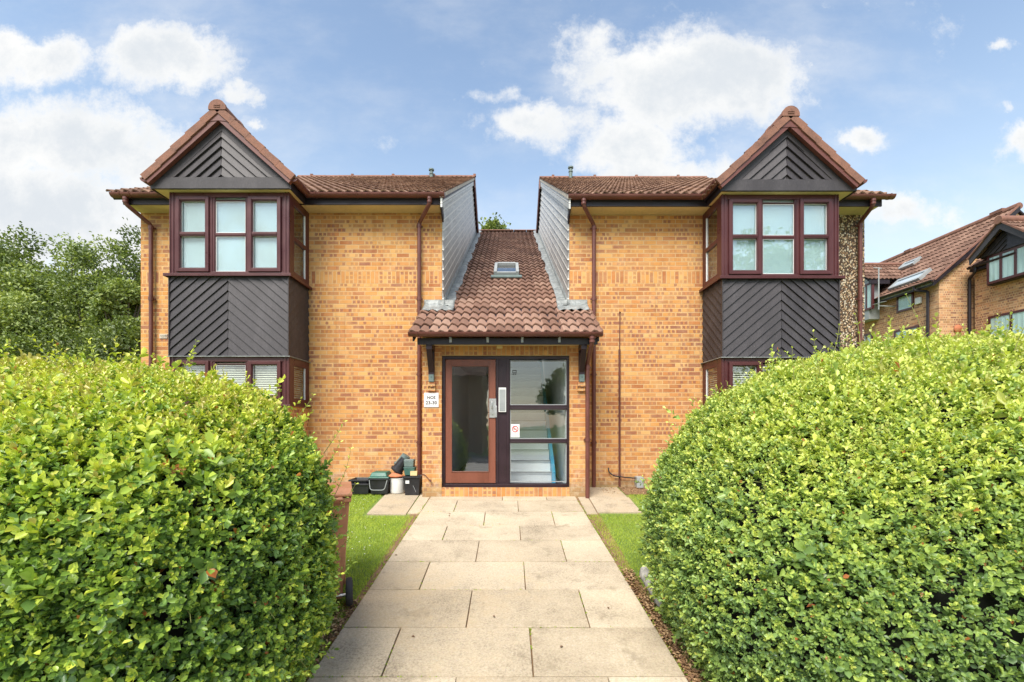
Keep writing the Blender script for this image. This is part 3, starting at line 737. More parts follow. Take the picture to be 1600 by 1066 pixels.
for y0, y1, x0, x1 in ((YW+.06,ha,XL1+.03,XR0-.03),(hb,CRY,XL1+.03,XR0-.03),(ha+.0001,hb-.0001,XL1+.03,hx0),(ha+.0001,hb-.0001,hx1,XR0-.03)):
    mb.prism([(y0,zc(y0)-.06),(y1,zc(y1)-.06),(y1,zc(y1)),(y0,zc(y0))], lambda a,b,d:(d,a,b), x0, x1)
mb.prism([(CRY+.001,zc(CRY)-.06),(CRY+4,zc(CRY)-.06-SL*4),(CRY+4,zc(CRY)-SL*4),(CRY+.001,zc(CRY))], lambda a,b,d:(d,a,b), XL1+.03, XR0-.03)
mb.build('roof_deck', M['fascia'], rf)
mb = MB()
n = 5; w = (xb-xa)/n; K = 8; zz = zc(CRY)
for i in range(n):
    vs = [(xx, CRY+math.cos(math.pi*k/K)*.1, zz+.03+math.sin(math.pi*k/K)*.05) for xx in (xa+i*w, xa+(i+1)*w-.01) for k in range(K+1)]
    mb.add(vs, [(k,k+1,K+2+k,K+1+k) for k in range(K)]+[tuple(range(K+1))])
mb.build('ridge_tiles', M['ridge'], rf, smooth=True)
# verge undercloak and stepped verge ends of the canopy
mb = MB()
for k in range(4):
    s0 = k*.333-.03
    for xv, sg in ((CXl,-1),(CXr,1)):
        p0 = Vector((0,CY,CZ))+Vector((0,CS,SN))*s0; p1 = p0+Vector((0,CS,SN))*.34
        mb.prism([(p0.y,p0.z-.03),(p1.y,p1.z-.03),(p1.y,p1.z+.02),(p0.y,p0.z+.058)], lambda a,b,d:(xv+sg*d,a,b), -.004, .022)
mb.build('verge_tiles', M['tile_c'], rf)
mb = MB()
for xv, sg in ((CXl,1),(CXr,-1)):
    mb.prism([(CY+.03,CZ-.12),(WY,zc(WY)-.13),(WY,zc(WY)-.032),(CY+.03,CZ-.032)], lambda a,b,d:(xv+sg*d,a,b), .03, .055)
mb.build('barge_board', M['fascia'], rf)
mb = MB(); z0 = PZ(538.5, 7.10); mb.box(PX(652,7.1), PX(934,7.1), 7.10, 7.125, z0, z0+.10); mb.build('fascia', M['fascia'], B)
mb = MB(); mb.prism([(7.126, z0+.035),(BY-.003, z0+.035),(BY-.003, z0+.05),(7.126, z0+.05)], lambda a,b,d:(d,a,b), PX(652,7.1), PX(934,7.1)); mb.build('soffit', M['soffit'], B)
gx0, gx1, gy = PX(638.5,7.0), PX(941,7.0), 7.0; gzz = 1.365
cols = [((PX(p,7.03),gy,gzz),(1,0,0)) for p in (653,790,908)]
gut([(gx0,gy,gzz),(gx1,gy,gzz)], cols)
mb = MB()
for p in (704,762,816,874):
    x = PX(p, 7.08); mb.box(x-.018, x+.018, 7.075, 7.099, z0+.03, z0+.09); mb.box(x-.018, x+.018, 7.03, 7.10, z0+.09, z0+.10)
mb.build('gutter_bracket', M['grey'], B)
downpipe(B, [(PX(925,gy),gy,gzz-.05),(PX(925,gy),gy,gzz-.16),(PX(918,7.36),7.36,PZ(568,7.36)),(PX(918,7.36),7.36,PZ(580,7.36)),(PX(918,7.36),7.36,gz(7.36)+.01)], .034,
         [(PX(918,7.36),7.36,PZ(574,7.36)),(PX(918,7.36),7.36,PZ(687,7.36))])
# timber gallows brackets
for pxc in (675, 908):
    x = PX(pxc, BY); w = .045; mb = MB()
    zt = z0+.034; zf = PZ(586, BY)
    mb.box(x-w, x+w, BY-.085, BY-.002, zf, zt-.101)                               # wall post
    mb.box(x-w, x+w, 7.126, BY-.002, zt-.10, zt)                              # arm
    mb.prism([(BY-.086, zf+.03),(BY-.086, zf+.14),(7.20, zt-.101),(7.13, zt-.101)], lambda a,b,d:(x+d,a,b), -w+.004, w-.004)   # strut
    o = mb.build('porch_bracket', M['doorframe'], B, bevel=.003)
    mb = MB(); mb.box(x-w+.005, x+w-.005, BY-.088, BY-.002, PZ(597,BY), zf-.001); mb.tube([(x,BY-.1,zf-.03),(x,BY-.087,zf-.03)], .012, 8)
    mb.build('bracket_shoe', M['greypot'], o)
    mb = MB(); mb.box(x-w-.015, x+w+.012, BY-.07, BY-.001, PZ(604.5,BY), PZ(597.4,BY)); mb.box(x-w-.015, x+w+.012, BY-.045, BY-.001, PZ(611.5,BY), PZ(605.3,BY)); mb.build('corbel_brick', M['brick'], o)
mb = MB(); x = PX(781,BY); mb.box(x-.045, x+.045, BY-.05, BY+.001, PZ(545,BY), PZ(540,BY)); mb.build('porch_light', M['soffit'], B, bevel=.01)
# lead flashings
def lead(mb, poly, sg, xw):
    return mb
mb = MB(); rs = random.Random(4)
for xw, sg in ((XL1, 1), (XR0, -1)):
    n = 34; vs = []
    for i in range(n+1):
        y = WY-.05+(CRY-.1-WY)*i/n; z = zc(y)
        wv = .13+rs.uniform(-.014,.014)+.02*math.sin(i*1.3)
        vs += [(xw+sg*.034, y, z+.20+rs.uniform(-.008,.008)), (xw+sg*.038, y, z+.085), (xw+sg*(.07+wv*.3), y, z+.088+rs.uniform(-.006,.006)), (xw+sg*(.05+wv), y, z+.062+rs.uniform(-.006,.006)), (xw+sg*(.05+wv), y, z+.03)]
    fs = [(i*5+k, i*5+k+1, (i+1)*5+k+1, (i+1)*5+k) for i in range(n) for k in range(4)]
    mb.add(vs, fs)
    # saddle at the foot, lapped on to the canopy tiles and against the brick front
    x0, x1 = xw+sg*.22, xw-sg*.32; nx, ny = 14, 4; vs = []
    for j in range(ny+1):
        for i in range(nx+1):
            x = x0+(x1-x0)*i/nx
            if j == 0: p = (x, WY-.006, zc(WY)+.16+rs.uniform(-.004,.004))
            else:
                y = WY-.006-(j-1)*.075-(.02*math.sin(i*1.1) if j == ny else 0)
                p = (x, y, zc(y)+.085-.006*j+rs.uniform(-.006,.006)+.012*math.sin(x*42))
            vs.append(p)
    mb.add(vs, [(j*(nx+1)+i, j*(nx+1)+i+1, (j+1)*(nx+1)+i+1, (j+1)*(nx+1)+i) for j in range(ny) for i in range(nx)])
o = mb.build('flashing', M['lead'], B, smooth=True)
sm = o.modifiers.new('solid', 'SOLIDIFY'); sm.thickness = .006
# roof window
vy0, vy1 = 10.35, 11.25
vx0, vx1 = PX(771.5,vy0), PX(811,vy0)
def rp(x, y, h): return (x, y-SN*h, zc(y)+CS*h)
mb = MB()
def rbox(mb, x0, x1, y0, y1, h0, h1):
    return mb.add([rp(x0,y0,h0),rp(x1,y0,h0),rp(x1,y1,h0),rp(x0,y1,h0),rp(x0,y0,h1),rp(x1,y0,h1),rp(x1,y1,h1),rp(x0,y1,h1)],
           [(0,3,2,1),(4,5,6,7),(0,1,5,4),(1,2,6,5),(2,3,7,6),(3,0,4,7)])
fw = .07
rbox(mb, vx0, vx0+fw, vy0, vy1, .02, .15); rbox(mb, vx1-fw, vx1, vy0, vy1, .02, .15); rbox(mb, vx0+fw, vx1-fw, vy0, vy0+.07, .02, .13); rbox(mb, vx0+fw, vx1-fw, vy1-.1, vy1, .02, .16)
vo = mb.build('roof_window', M['grey'], B, bevel=.006)
mb = MB(); rbox(mb, vx0+fw, vx1-fw, vy0+.07, vy1-.1, .09, .10); mb.build('glass_pane', M['window_sky'], vo)
mb = MB(); rbox(mb, vx0-.06, vx1+.06, vy0-.16, vy0-.001, .045, .07); mb.build('apron', M['greypot'], vo)

# ------------------------------------------------------------------ entrance screen
FY = BY+.05
def X(p): return PX(p, FY)
def Z(p): return PZ(p, FY)
mb = MB()
mb.box(DX0+.002, X(695.5), FY, FY+.09, DZ0+.001, DZ1-.001); mb.box(X(885.5), DX1-.002, FY, FY+.09, DZ0+.001, DZ1-.001)
mb.box(X(695.5), X(885.5), FY, FY+.09, Z(561), DZ1-.001); mb.box(X(695.5), X(885.5), FY-.03, FY+.09, DZ0+.001, Z(756))
mb.box(X(775), X(797), FY+.004, FY+.09, Z(756), Z(561))
mb.box(X(775.6), X(779), FY-.012, FY+.0039, Z(756), Z(561)); mb.box(X(791.5), X(795.5), FY-.010, FY+.0039, Z(756), Z(561))
for a, b in ((633,640),(686,692)): mb.box(X(797), X(885.5), FY+.004, FY+.08, Z(b), Z(a)); mb.box(X(797), X(885.5), FY-.008, FY+.0039, Z(b), Z(b-2.5))
scr = mb.build('entrance_screen', M['doorframe'], B, bevel=.003)
for (a, b) in ((563.5,633),(640,686),(692,753.5)):
    g = MB(); g.box(X(798), X(884.5), FY+.03, FY+.036, Z(b), Z(a)); g.build('glass_pane', M['sideglass'], scr)
    g = MB(); g.bars(X(797.1), X(885.4), Z(b), Z(a), .012, FY+.018, FY+.029); g.build('glazing_bead', M['grey'], scr)
# door leaf
mb = MB(); d0, d1, e0, e1 = X(696.2), X(774.4), Z(755), Z(561.8)
mb.box(d0, X(706), FY+.002, FY+.05, e0, e1); mb.box(X(763.5), d1, FY+.002, FY+.05, e0, e1)
mb.box(X(706), X(763.5), FY+.002, FY+.05, Z(572.5), e1); mb.box(X(706), X(763.5), FY+.002, FY+.05, e0, Z(737))
mb.bars(X(705), X(764.5), Z(738), Z(571.5), .012, FY-.006, FY+.0019)
dr = mb.build('entrance_door', M['doorleaf'], B, bevel=.003)
g = MB(); g.box(X(705.9), X(763.6), FY+.02, FY+.026, Z(737), Z(572.5)); g.build('glass_pane', M['doorglass'], dr)
mb = MB(); hx0, hx1 = X(764.6), X(776.4)
mb.box(hx0, hx1-.012, FY-.014, FY-.0065, Z(652.8), Z(623)); mb.box(hx1-.04, hx1, FY-.022, FY-.0145, Z(652), Z(634))
mb.tube(smoothpath([(hx0+.045,FY-.02,Z(626)),(hx0+.045,FY-.055,Z(628)),(hx0+.045,FY-.055,Z(637)),(hx0+.045,FY-.02,Z(639))],4,.02), .009, 10)
mb.tube([(hx0+.05,FY-.03,Z(646)),(hx0+.05,FY-.0145,Z(646))], .016, 12)
o = mb.build('door_handle', M['steel'], dr, smooth=True)
mb = MB(); mb.box(X(779.2), X(790.8), FY-.035, FY-.0125, Z(644), Z(606)); ep = mb.build('entry_phone', M['white'], scr, bevel=.003)
mb = MB(); mb.box(X(780.3), X(789.8), FY-.0362, FY-.0352, Z(643), Z(609))
for j in range(4):
    for i in range(3): mb.box(X(781)+i*.029, X(781)+i*.029+.020, FY-.040, FY-.0355, Z(641.5)+j*.034, Z(641.5)+j*.034+.024)
mb.box(X(781), X(789), FY-.038, FY-.0355, Z(618), Z(615)); mb.box(X(784), X(786), FY-.038, FY-.0355, Z(613), Z(610.5))
mb.build('keypad', M['grey'], ep)
def text(s, x, z, y, size, mat, parent, align='CENTER', name='lettering', bold=0):
    cu = bpy.data.curves.new('t', 'FONT'); cu.body = s; cu.size = size; cu.align_x = align; cu.align_y = 'CENTER'; cu.extrude = .0008; cu.offset = bold; cu.resolution_u = 3
    cu.space_character = 1.05
    to = bpy.data.objects.new('t', cu); COL.objects.link(to); bpy.context.view_layer.update()
    me = bpy.data.meshes.new_from_object(to.evaluated_get(bpy.context.evaluated_depsgraph_get())); bpy.data.objects.remove(to)
    for v in me.vertices: v.co = Vector((x+v.co.x, y-v.co.z, z+v.co.y))
    me.materials.clear(); me.name = name
    return link(name, me, mat, parent)
# number sign on the porch wall
sx0, sx1, sz0, sz1 = PX(662.8,BY), PX(685.5,BY), PZ(636.5,BY), PZ(614,BY)
sg_ = thing('number_sign', ((sx0+sx1)/2, BY, sz0), 'white square plaque reading NOS 23-30 screwed to the brick left of the entrance door', 'sign')
mb = MB(); mb.box(sx0, sx1, BY-.014, BY-.001, sz0, sz1); mb.build('plate', M['white'], sg_, bevel=.004)
text('NOS', (sx0+sx1)/2, sz0+(sz1-sz0)*.66, BY-.0152, .064, M['ink'], sg_, bold=.0022)
text('23-30', (sx0+sx1)/2, sz0+(sz1-sz0)*.30, BY-.0152, .074, M['ink'], sg_, bold=.0022)
mb = MB()
for a in (.02,-.02):
    for b in (.02,-.02):
        xx = (sx0 if a > 0 else sx1)+a; zz_ = (sz0 if b > 0 else sz1)+b; mb.tube([(xx,BY-.017,zz_),(xx,BY-.0145,zz_)], .0055, 8)
mb.build('screws', M['steel'], sg_)
# no smoking notice on the glass
gy_ = FY+.016
ns = thing('no_smoking_sign', (X(804), gy_, Z(683)), 'small white no smoking notice stuck on the middle glass of the entrance screen', 'sign')
mb = MB(); mb.box(X(798.2), X(811.8), gy_-.002, gy_+.001, Z(683.5), Z(663)); mb.build('plate', M['white'], ns)
cx_, cz_ = X(805), Z(670.5); mb = MB(); ring = [(cx_+.046*math.cos(a*math.pi/12), gy_-.004, cz_+.046*math.sin(a*math.pi/12)) for a in range(25)]
mb.tube(ring, .006, 6, False); mb.tube([(cx_-.033,gy_-.004,cz_+.033),(cx_+.033,gy_-.004,cz_-.033)], .005, 6); mb.build('red_ring', M['redring'], ns)
mb = MB(); mb.box(cx_-.03, cx_+.018, gy_-.0055, gy_-.0045, cz_-.006, cz_+.004); mb.tube([(cx_+.02,gy_-.005,cz_),(cx_+.03,gy_-.005,cz_+.006),(cx_+.024,gy_-.005,cz_+.016)], .002, 5); mb.build('cigarette', M['blackink'], ns)
text('NO SMOKING', cx_, Z(678.3), gy_-.003, .019, M['ink'], ns); text('It is against the law\nto smoke in these premises', cx_, Z(681.3), gy_-.003, .009, M['ink'], ns)
# little ghost sticker: outline of a camera notice
wn = thing('window_sticker', (X(803), gy_, Z(585)), 'tiny dark outlined sticker in the top corner of the upper glass beside the door', 'sticker')
mb = MB(); mb.bars(X(800.5), X(807), Z(583), Z(578.5), .008, gy_-.002, gy_); mb.box(X(801), X(803), gy_-.002, gy_, Z(585.5), Z(584)); mb.box(X(804.5), X(806.5), gy_-.002, gy_, Z(585.5), Z(584))
mb.build('print', M['blackink'], wn)
# hall inside
hx0_, hx1_ = XL1+.01, XR0-.01
mb = MB(); mb.box(PX0+.25, hx0_+.02, BY+.22, WY, -1.06, 1.15)
mb = MB(); mb.box(DX0-.03, DX0-.002, FY+.1, 12.5, -1.05, 1.3); mb.prism([(FY+.1,-1.05),(12.5,-1.05),(12.5,3.2),(11,3.2),(FY+.1,1.28)], lambda a,b,d:(d,a,b), .93, .96); mb.box(DX0, .93, 12.4, 12.5, -1.05, 3.2)
mb.box(DX0, -.30, FY+.1, 12.4, 1.25, 1.3); mb.build('hall_wall', M['hallwall'], B)
mb = MB(); mb.box(DX0-.002, .93, FY+.1, 12.4, -1.09, -1.045); mb.build('hall_floor', M['halltile'], B)
mb = MB(); y = 8.0; z = -1.045; sx0_, sx1_ = X(797)+.0, .74
for i in range(15):
    mb.box(sx0_, sx1_, y+i*.24, y+(i+1)*.24, z, z+(i+1)*.18-.025)
    mb.box(sx0_, sx1_, y+i*.24-.02, y+(i+1)*.24, z+(i+1)*.18-.0249, z+(i+1)*.18)
st = mb.build('staircase', M['stair'], B)
mb = MB()
for i in range(15): mb.box(sx0_, sx1_, y+i*.24-.024, y+i*.24+.03, z+(i+1)*.18-.012, z+(i+1)*.18+.004)
mb.build('stair_nosing', M['grey'], st)
mb = MB(); mb.prism([(7.9,-1.04),(8.2,-1.04),(11.8,1.66),(11.8,2.0),(7.9,-.85)], lambda a,b,d:(d,a,b), sx1_+.002, .80); mb.build('stair_stringer', M['blue'], st)

# cable conduit on the right wing, black cable and grey box
mb = MB(); x = PX(968,8.15)
mb.tube([(x,8.15,PZ(762,8.15)),(x,8.15,PZ(546,8.15))], .018, 10); mb.tube([(x,8.15,PZ(546,8.15)),(x+.012,8.165,PZ(488,8.15))], .008, 8)
mb.tube([(x+.012,8.15,PZ(489,8.15)),(x+.012,8.18,PZ(487,8.15))], .014, 8)
mb.build('cable_conduit', M['gutter'], B, smooth=True)
mb = MB(); p = [(PX(951,8.16),8.17,PZ(731,8.16)),(PX(951,8.16),8.15,PZ(737,8.16)),(PX(957,8.16),8.12,PZ(743,8.16)),(PX(975,8.16),8.11,PZ(745.5,8.16)),(PX(994,8.16),8.12,PZ(747,8.16))]
mb.tube(smoothpath(p,5,.08), .011, 8); mb.build('cable', M['black'], B, smooth=True)
mb = MB(); mb.box(PX(993,8.1), PX(1004,8.1), 8.02, 8.175, PZ(762,8.1), PZ(744.5,8.1)); mb.build('junction_box', M['grey'], B, bevel=.01)
mb = MB(); mb.tube(smoothpath([(PX(659,7.4),7.42,PZ(741,7.4)),(PX(664,7.4),7.40,PZ(742,7.4)),(PX(672,7.4),7.39,PZ(751,7.4))],3,.03), .007, 6)
mb.tube([(PX(672,7.4),7.385,PZ(750,7.4)),(PX(674,7.4),7.385,PZ(752.5,7.4))], .013, 8); mb.build('overflow_pipe', M['gutter'], B)
mb = MB(); mb.tube([(PX(659.6,7.4),7.5,PZ(690,7.4)),(PX(659.6,7.4),7.5,PZ(745,7.4))], .012, 8); mb.build('cable', M['white'], B)

# ================================================================== GROUND
def strip(name, x0, x1, y0, y1, off, mat, kind='structure', nx=1, parent=None):
    ys = sorted(set([y0, y1]+[y for y in (2.2,7.42,8.18) if y0 < y < y1])); mb = MB()
    for a, b in zip(ys, ys[1:]): mb.add([(x0,a,gz(a)+off),(x1,a,gz(a)+off),(x1,b,gz(b)+off),(x0,b,gz(b)+off)], [(0,1,2,3)])
    o = mb.build(name, mat); tag(o, kind=kind); return o
strip('ground', -300, 300, -200, 600, 0, M['ground'])
rows = [2.0,2.585,3.177,3.767,4.394,5.006,5.61,6.108,6.675,7.22,7.50]
joints = [[-.35,.66],[-.36,.68],[-.88,.17],[-.35,.665],[-.855,.16],[-.36,.63],[-.81,.145],[-.336,.616],[-.80,.14],[-.1,.6]]
XLf = lambda y: -1.37+.028*(y-3.2); XRf = lambda y: 1.215-.035*(y-3.2)
mb = MB(); rs = random.Random(3)
for i, js in enumerate(joints):
    y0, y1 = rows[i]+.005, rows[i+1]-.005; xs = [None]+js+[None]
    for k in range(len(xs)-1):
        a0 = XLf(y0) if xs[k] is None else xs[k]+.005; a1 = XLf(y1) if xs[k] is None else xs[k]+.005+rs.uniform(-.004,.004)
        b0 = XRf(y0) if xs[k+1] is None else xs[k+1]-.005; b1 = XRf(y1) if xs[k+1] is None else xs[k+1]-.005+rs.uniform(-.004,.004)
        h = [.024+rs.uniform(-.004,.004) for _ in range(4)]
        c = [(a0,y0),(b0,y0),(b1,y1),(a1,y1)]
        mb.add([(x,y,gz(y)-.03) for x,y in c]+[(x,y,gz(y)+q) for (x,y),q in zip(c,h)], [(0,3,2,1),(4,5,6,7),(0,1,5,4),(1,2,6,5),(2,3,7,6),(3,0,4,7)], rs.random())
for (x0,x1,y0,y1) in ((-2.03,-1.47,6.58,7.62),(-1.455,-1.28,6.62,7.7),(1.115,1.27,6.6,7.5),(1.285,1.92,6.66,7.38),(1.285,1.9,7.395,8.1)):
    c = [(x0,y0),(x1,y0),(x1,y1),(x0,y1)]; mb.add([(x,y,gz(y)-.03) for x,y in c]+[(x,y,gz(y)+.02+rs.uniform(-.004,.004)) for x,y in c], [(0,3,2,1),(4,5,6,7),(0,1,5,4),(1,2,6,5),(2,3,7,6),(3,0,4,7)], rs.random())
PATH_MB = mb
o = mb.build('path', M['path'], bevel=.004, tint=True); tag(o, kind='structure')
strip('path_bed', -1.41, 1.30, 1.9, 7.48, .004, M['soil'])
strip('flower_bed', -6.5, -1.56, 1.9, 4.35, .005, M['soil']); strip('flower_bed', 1.43, 7.0, 1.9, 4.75, .005, M['soil'])
strip('gravel_bed', -6.6, -1.42, 7.62, 8.18, .008, M['gravel']); strip('flower_bed', 1.93, 6.1, 7.6, 8.17, .008, M['soil'])

def np_mesh(name, V, Fq, tint, mat, parent=None, smooth=False):
    me = bpy.data.meshes.new(name); nv = len(V); nf, k = Fq.shape
    me.vertices.add(nv); me.vertices.foreach_set('co', V.astype(np.float32).ravel())
    me.loops.add(nf*k); me.loops.foreach_set('vertex_index', Fq.astype(np.int32).ravel())
    me.polygons.add(nf); me.polygons.foreach_set('loop_start', np.arange(0, nf*k, k, dtype=np.int32)); me.polygons.foreach_set('loop_total', np.full(nf, k, dtype=np.int32))
    me.attributes.new('tint', 'FLOAT', 'POINT').data.foreach_set('value', tint.astype(np.float32)); me.update(calc_edges=True)
    return link(name, me, mat, parent)
def norm(a): return a/np.maximum(1e-9, np.linalg.norm(a, axis=1, keepdims=True))
def leaves(name, P, D, N, Ln, Wd, tint, mat, parent=None, fold=.25):
    """folded six-point leaves; P base, D direction, N facing"""
    D = norm(D); Sd = norm(np.cross(D, N)); N = np.cross(Sd, D); n = len(P); L = Ln[:,None]; W = Wd[:,None]
    pts = [P, P+D*L*.34+Sd*W*.36+N*W*fold, P+D*L*.72+Sd*W*.44+N*W*fold, P+D*L-N*L*.10, P+D*L*.72-Sd*W*.44+N*W*fold, P+D*L*.34-Sd*W*.36+N*W*fold]
    V = np.stack(pts, 1).reshape(-1, 3); b = np.arange(n)[:,None]*6
    Fq = np.concatenate([b+np.array([[0,1,2,3]]), b+np.array([[0,3,4,5]])], 1).reshape(-1, 4)
    return np_mesh(name, V, Fq, np.repeat(tint, 6), mat, parent)
def vnoise(P, seed=0):                                  # cheap smooth noise from sines
    r = np.random.default_rng(seed); out = np.zeros(len(P))
    for k in range(7):
        f = r.normal(size=3)*(1.3+k*1.1); out += np.sin(P@f+r.uniform(0,6.3))/(1+k*.45)
    return out/3.

# ------------------------------------------------------------------ hedges
def hedge(C, A, ex, tilt, n_sprig, leafmat, size, label, seed, soft, shootpts):
    g = np.random.default_rng(seed); C = np.array(C); A = np.array(A)
    def surf(q):                                        # q on unit cube -> surface
        lo = np.full(len(q), .2); hi = np.full(len(q), 1.05)
        for _ in range(22):
            m = (lo+hi)/2; f = (np.abs(q*m[:,None])**np.array(ex)).sum(1) > 1
            hi = np.where(f, m, hi); lo = np.where(f, lo, m)
        s = q*lo[:,None]; P = C+s*A
        nn = norm(np.sign(s)*np.abs(s)**(np.array(ex)-1)/A)
        bump = vnoise(P*1.6, seed)*.045+vnoise(P*5, seed+1)*.028
        P = P+nn*bump[:,None]; P[:,2] += tilt*(P[:,1]-C[1])
        return P, nn
    base = thing('hedge', (C[0], C[1], gz(C[1])), label, 'hedge')
    # closed core, near black: shade between the leaves put into its colour
    K = 40; vs = []; fs = []
    for ax in range(3):
        for sg in (-1,1):
            a, b = np.meshgrid(np.linspace(-1,1,K), np.linspace(-1,1,K)); q = np.zeros((K*K,3)); q[:,ax] = sg; q[:,(ax+1)%3] = a.ravel(); q[:,(ax+2)%3] = b.ravel()
            P, nn = surf(q); P = P-nn*.17+ (vnoise(P*14, 5)*.02)[:,None]*nn; o = sum(len(v) for v in vs); vs.append(P)
            i = np.arange(K-1)[:,None]*K+np.arange(K-1)[None]; i = i.ravel()+o; fs.append(np.stack([i,i+1,i+K+1,i+K],1))
    V = np.concatenate(vs); np_mesh('shade_core', V, np.concatenate(fs), np.zeros(len(V)), M['core'], base)
    # sprigs
    m = int(n_sprig*2.2); q = g.uniform(-1,1,(m,3)); ax = g.choice(3, m, p=[.3,.36,.34]); sg = g.choice([-1,1], m); q[np.arange(m),ax] = sg
    P, nn = surf(q)
    camd = norm(P); keep = ((nn*camd).sum(1) < .35) & (P[:,2] > gz(C[1])-.45) & (P[:,1] > .9)
    far = (np.abs(P[:,0]-C[0]) < A[0]*.98) | (np.sign(C[0])*(P[:,0]-C[0]) < 0)
    P, nn = P[keep&far][:n_sprig], nn[keep&far][:n_sprig]
    n = len(P); P = P-nn*(g.uniform(-.12,.38,(n,1))**2)*np.sign(g.uniform(-.01,1,(n,1)))
    up = np.array([0,0,1.])
    ax_ = norm(nn*.9+up*.55+g.normal(size=(n,3))*.42)
    so = g.random(n) < .018; P = P+nn*(so*g.uniform(.02,.07,n))[:,None]+np.array([0,0,1.])*(so*np.clip(nn[:,2],0,1)*g.uniform(0,.05,n))[:,None]
    kk = 8; big = np.exp(g.normal(size=n)*.24)*(1+.5*(g.random(n) < .05))*(1+.22*vnoise(P*1.9, seed+4))
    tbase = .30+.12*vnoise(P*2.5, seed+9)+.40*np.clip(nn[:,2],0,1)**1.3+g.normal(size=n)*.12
    LP, LD, LN, LL, LW, LT = [], [], [], [], [], []
    for k in range(kk):
        ang = k*2.4+g.uniform(0,.6,n); h = (k/kk)*.060*big*(1+so*1.3)
        s1 = norm(np.cross(ax_, g.normal(size=(n,3)) if k == 0 else s0)); s0 = s1 if k == 0 else s0
        s2 = np.cross(ax_, s0); rad = s0*np.cos(ang)[:,None]+s2*np.sin(ang)[:,None]
        op = 1.15-.85*k/kk
        d = norm(rad*op+ax_*(.35+.7*k/kk)+g.normal(size=(n,3))*.15)
        sz = size*big*(1.05-.45*k/kk)*g.uniform(.8,1.2,n)
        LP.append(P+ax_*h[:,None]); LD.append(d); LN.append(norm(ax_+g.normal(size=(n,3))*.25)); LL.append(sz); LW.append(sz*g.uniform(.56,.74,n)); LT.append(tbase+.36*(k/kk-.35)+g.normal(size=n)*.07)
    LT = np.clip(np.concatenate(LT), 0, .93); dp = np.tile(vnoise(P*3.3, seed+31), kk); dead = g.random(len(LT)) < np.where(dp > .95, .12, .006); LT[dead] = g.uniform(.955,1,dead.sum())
    LP, LD, LN, LL, LW = map(np.concatenate, (LP, LD, LN, LL, LW))
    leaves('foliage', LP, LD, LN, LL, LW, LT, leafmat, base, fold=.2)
    # long young shoots standing out of the clipped surface
    for (x,y,z,dx,dy,dz,l) in shootpts:
        mb = MB(); SP, SD, SNn, SL_, ST = [], [], [], [], []
        p = Vector((x,y,z)); d = Vector((dx,dy,dz)).normalized(); pts = [p-d*.12]; nseg = 6
        for i in range(nseg):
            d = (d+Vector((g.uniform(-.12,.12),g.uniform(-.12,.12),.05))).normalized(); pts.append(pts[-1]+d*(l+.12)/nseg)
        mb.tube(pts, [.0035-.0004*i for i in range(len(pts))], 6)
        for i in range(2, len(pts)):
            for s_ in (0,1):
                a = i*1.57+s_*math.pi; t = (pts[i]-pts[i-1]).normalized(); o1 = t.orthogonal().normalized(); o2 = t.cross(o1)
                r_ = o1*math.cos(a)+o2*math.sin(a)
                SP.append(pts[i]); SD.append(r_*.8+t*.7); SNn.append(t-r_*.4); SL_.append(size*g.uniform(1.0,1.45)*(1-.06*i)); ST.append(g.uniform(.55,.8))
        so_ = mb.build('shoot', M['shoot'], base)
        SP, SD, SNn = (np.array([tuple(v) for v in a]) for a in (SP, SD, SNn)); SL_ = np.array(SL_)
        leaves('leaves', SP, SD, norm(SNn), SL_, SL_*.55, np.array(ST), leafmat, so_)
    # bare dry twigs poking through the clipped face
    mb = MB()
    for q in g.choice(len(P), 150, replace=False):
        p = Vector(P[q]); d = (Vector(nn[q])+Vector(g.normal(size=3))*.5).normalized(); l = g.uniform(.05,.13)
        mb.tube([p-d*.05, p+d*l*.5, p+d*l+Vector(g.normal(size=3))*.01], [.0022,.0018,.001], 5)
    tag(mb.build('dry_twigs', M['shoot'], base), kind='stuff')
    return base
def shp(px, py, Y, tx, ty, l=None):                     # shoot from pixel base to pixel tip at depth Y
    a = Vector((PX(px,Y),Y,PZ(py,Y))); b = Vector((PX(tx,Y),Y-.03,PZ(ty,Y))); d = b-a; return (a.x,a.y,a.z,d.x,d.y,d.z,d.length)
shL = [shp(100,550,2.9,95,534), shp(205,552,3.0,212,536), shp(290,566,3.1,305,535), shp(520,690,3.5,545,660), shp(515,720,3.5,540,690), shp(528,770,3.6,575,712), shp(525,800,3.6,565,758), shp(530,860,3.6,556,842), shp(520,905,3.5,552,888), shp(150,548,2.9,158,538), shp(60,548,2.8,48,533), shp(430,620,3.3,440,598),shp(470,650,3.4,500,625)]
shR = [shp(1350,560,3.3,1342,490), shp(1452,545,3.3,1430,457), shp(1240,600,3.6,1230,545), shp(1198,620,3.7,1206,572), shp(1300,575,3.5,1312,510), shp(1330,560,3.4,1355,530), shp(1385,548,3.3,1392,525), shp(1280,575,3.5,1262,520), shp(1575,525,3.1,1580,492), shp(1595,520,3.1,1600,485),
       shp(1178,640,3.8,1170,600), shp(1100,650,4.0,1098,628), shp(1060,690,4.2,1048,668), shp(1520,530,3.2,1512,508), shp(1020,765,4.3,1000,752), shp(1130,625,4.0,1128,605), shp(1010,830,4.4,990,824)]
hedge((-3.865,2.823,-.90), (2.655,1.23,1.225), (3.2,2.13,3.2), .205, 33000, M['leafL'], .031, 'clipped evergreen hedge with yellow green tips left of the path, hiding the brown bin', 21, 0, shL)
hedge((4.205,3.628,-1.086), (2.966,1.372,1.69), (2.4,3.75,2.0), .225, 38000, M['leafR'], .031, 'taller clipped hedge with long shoots, right of the path above the stone edging', 22, 0, shR)

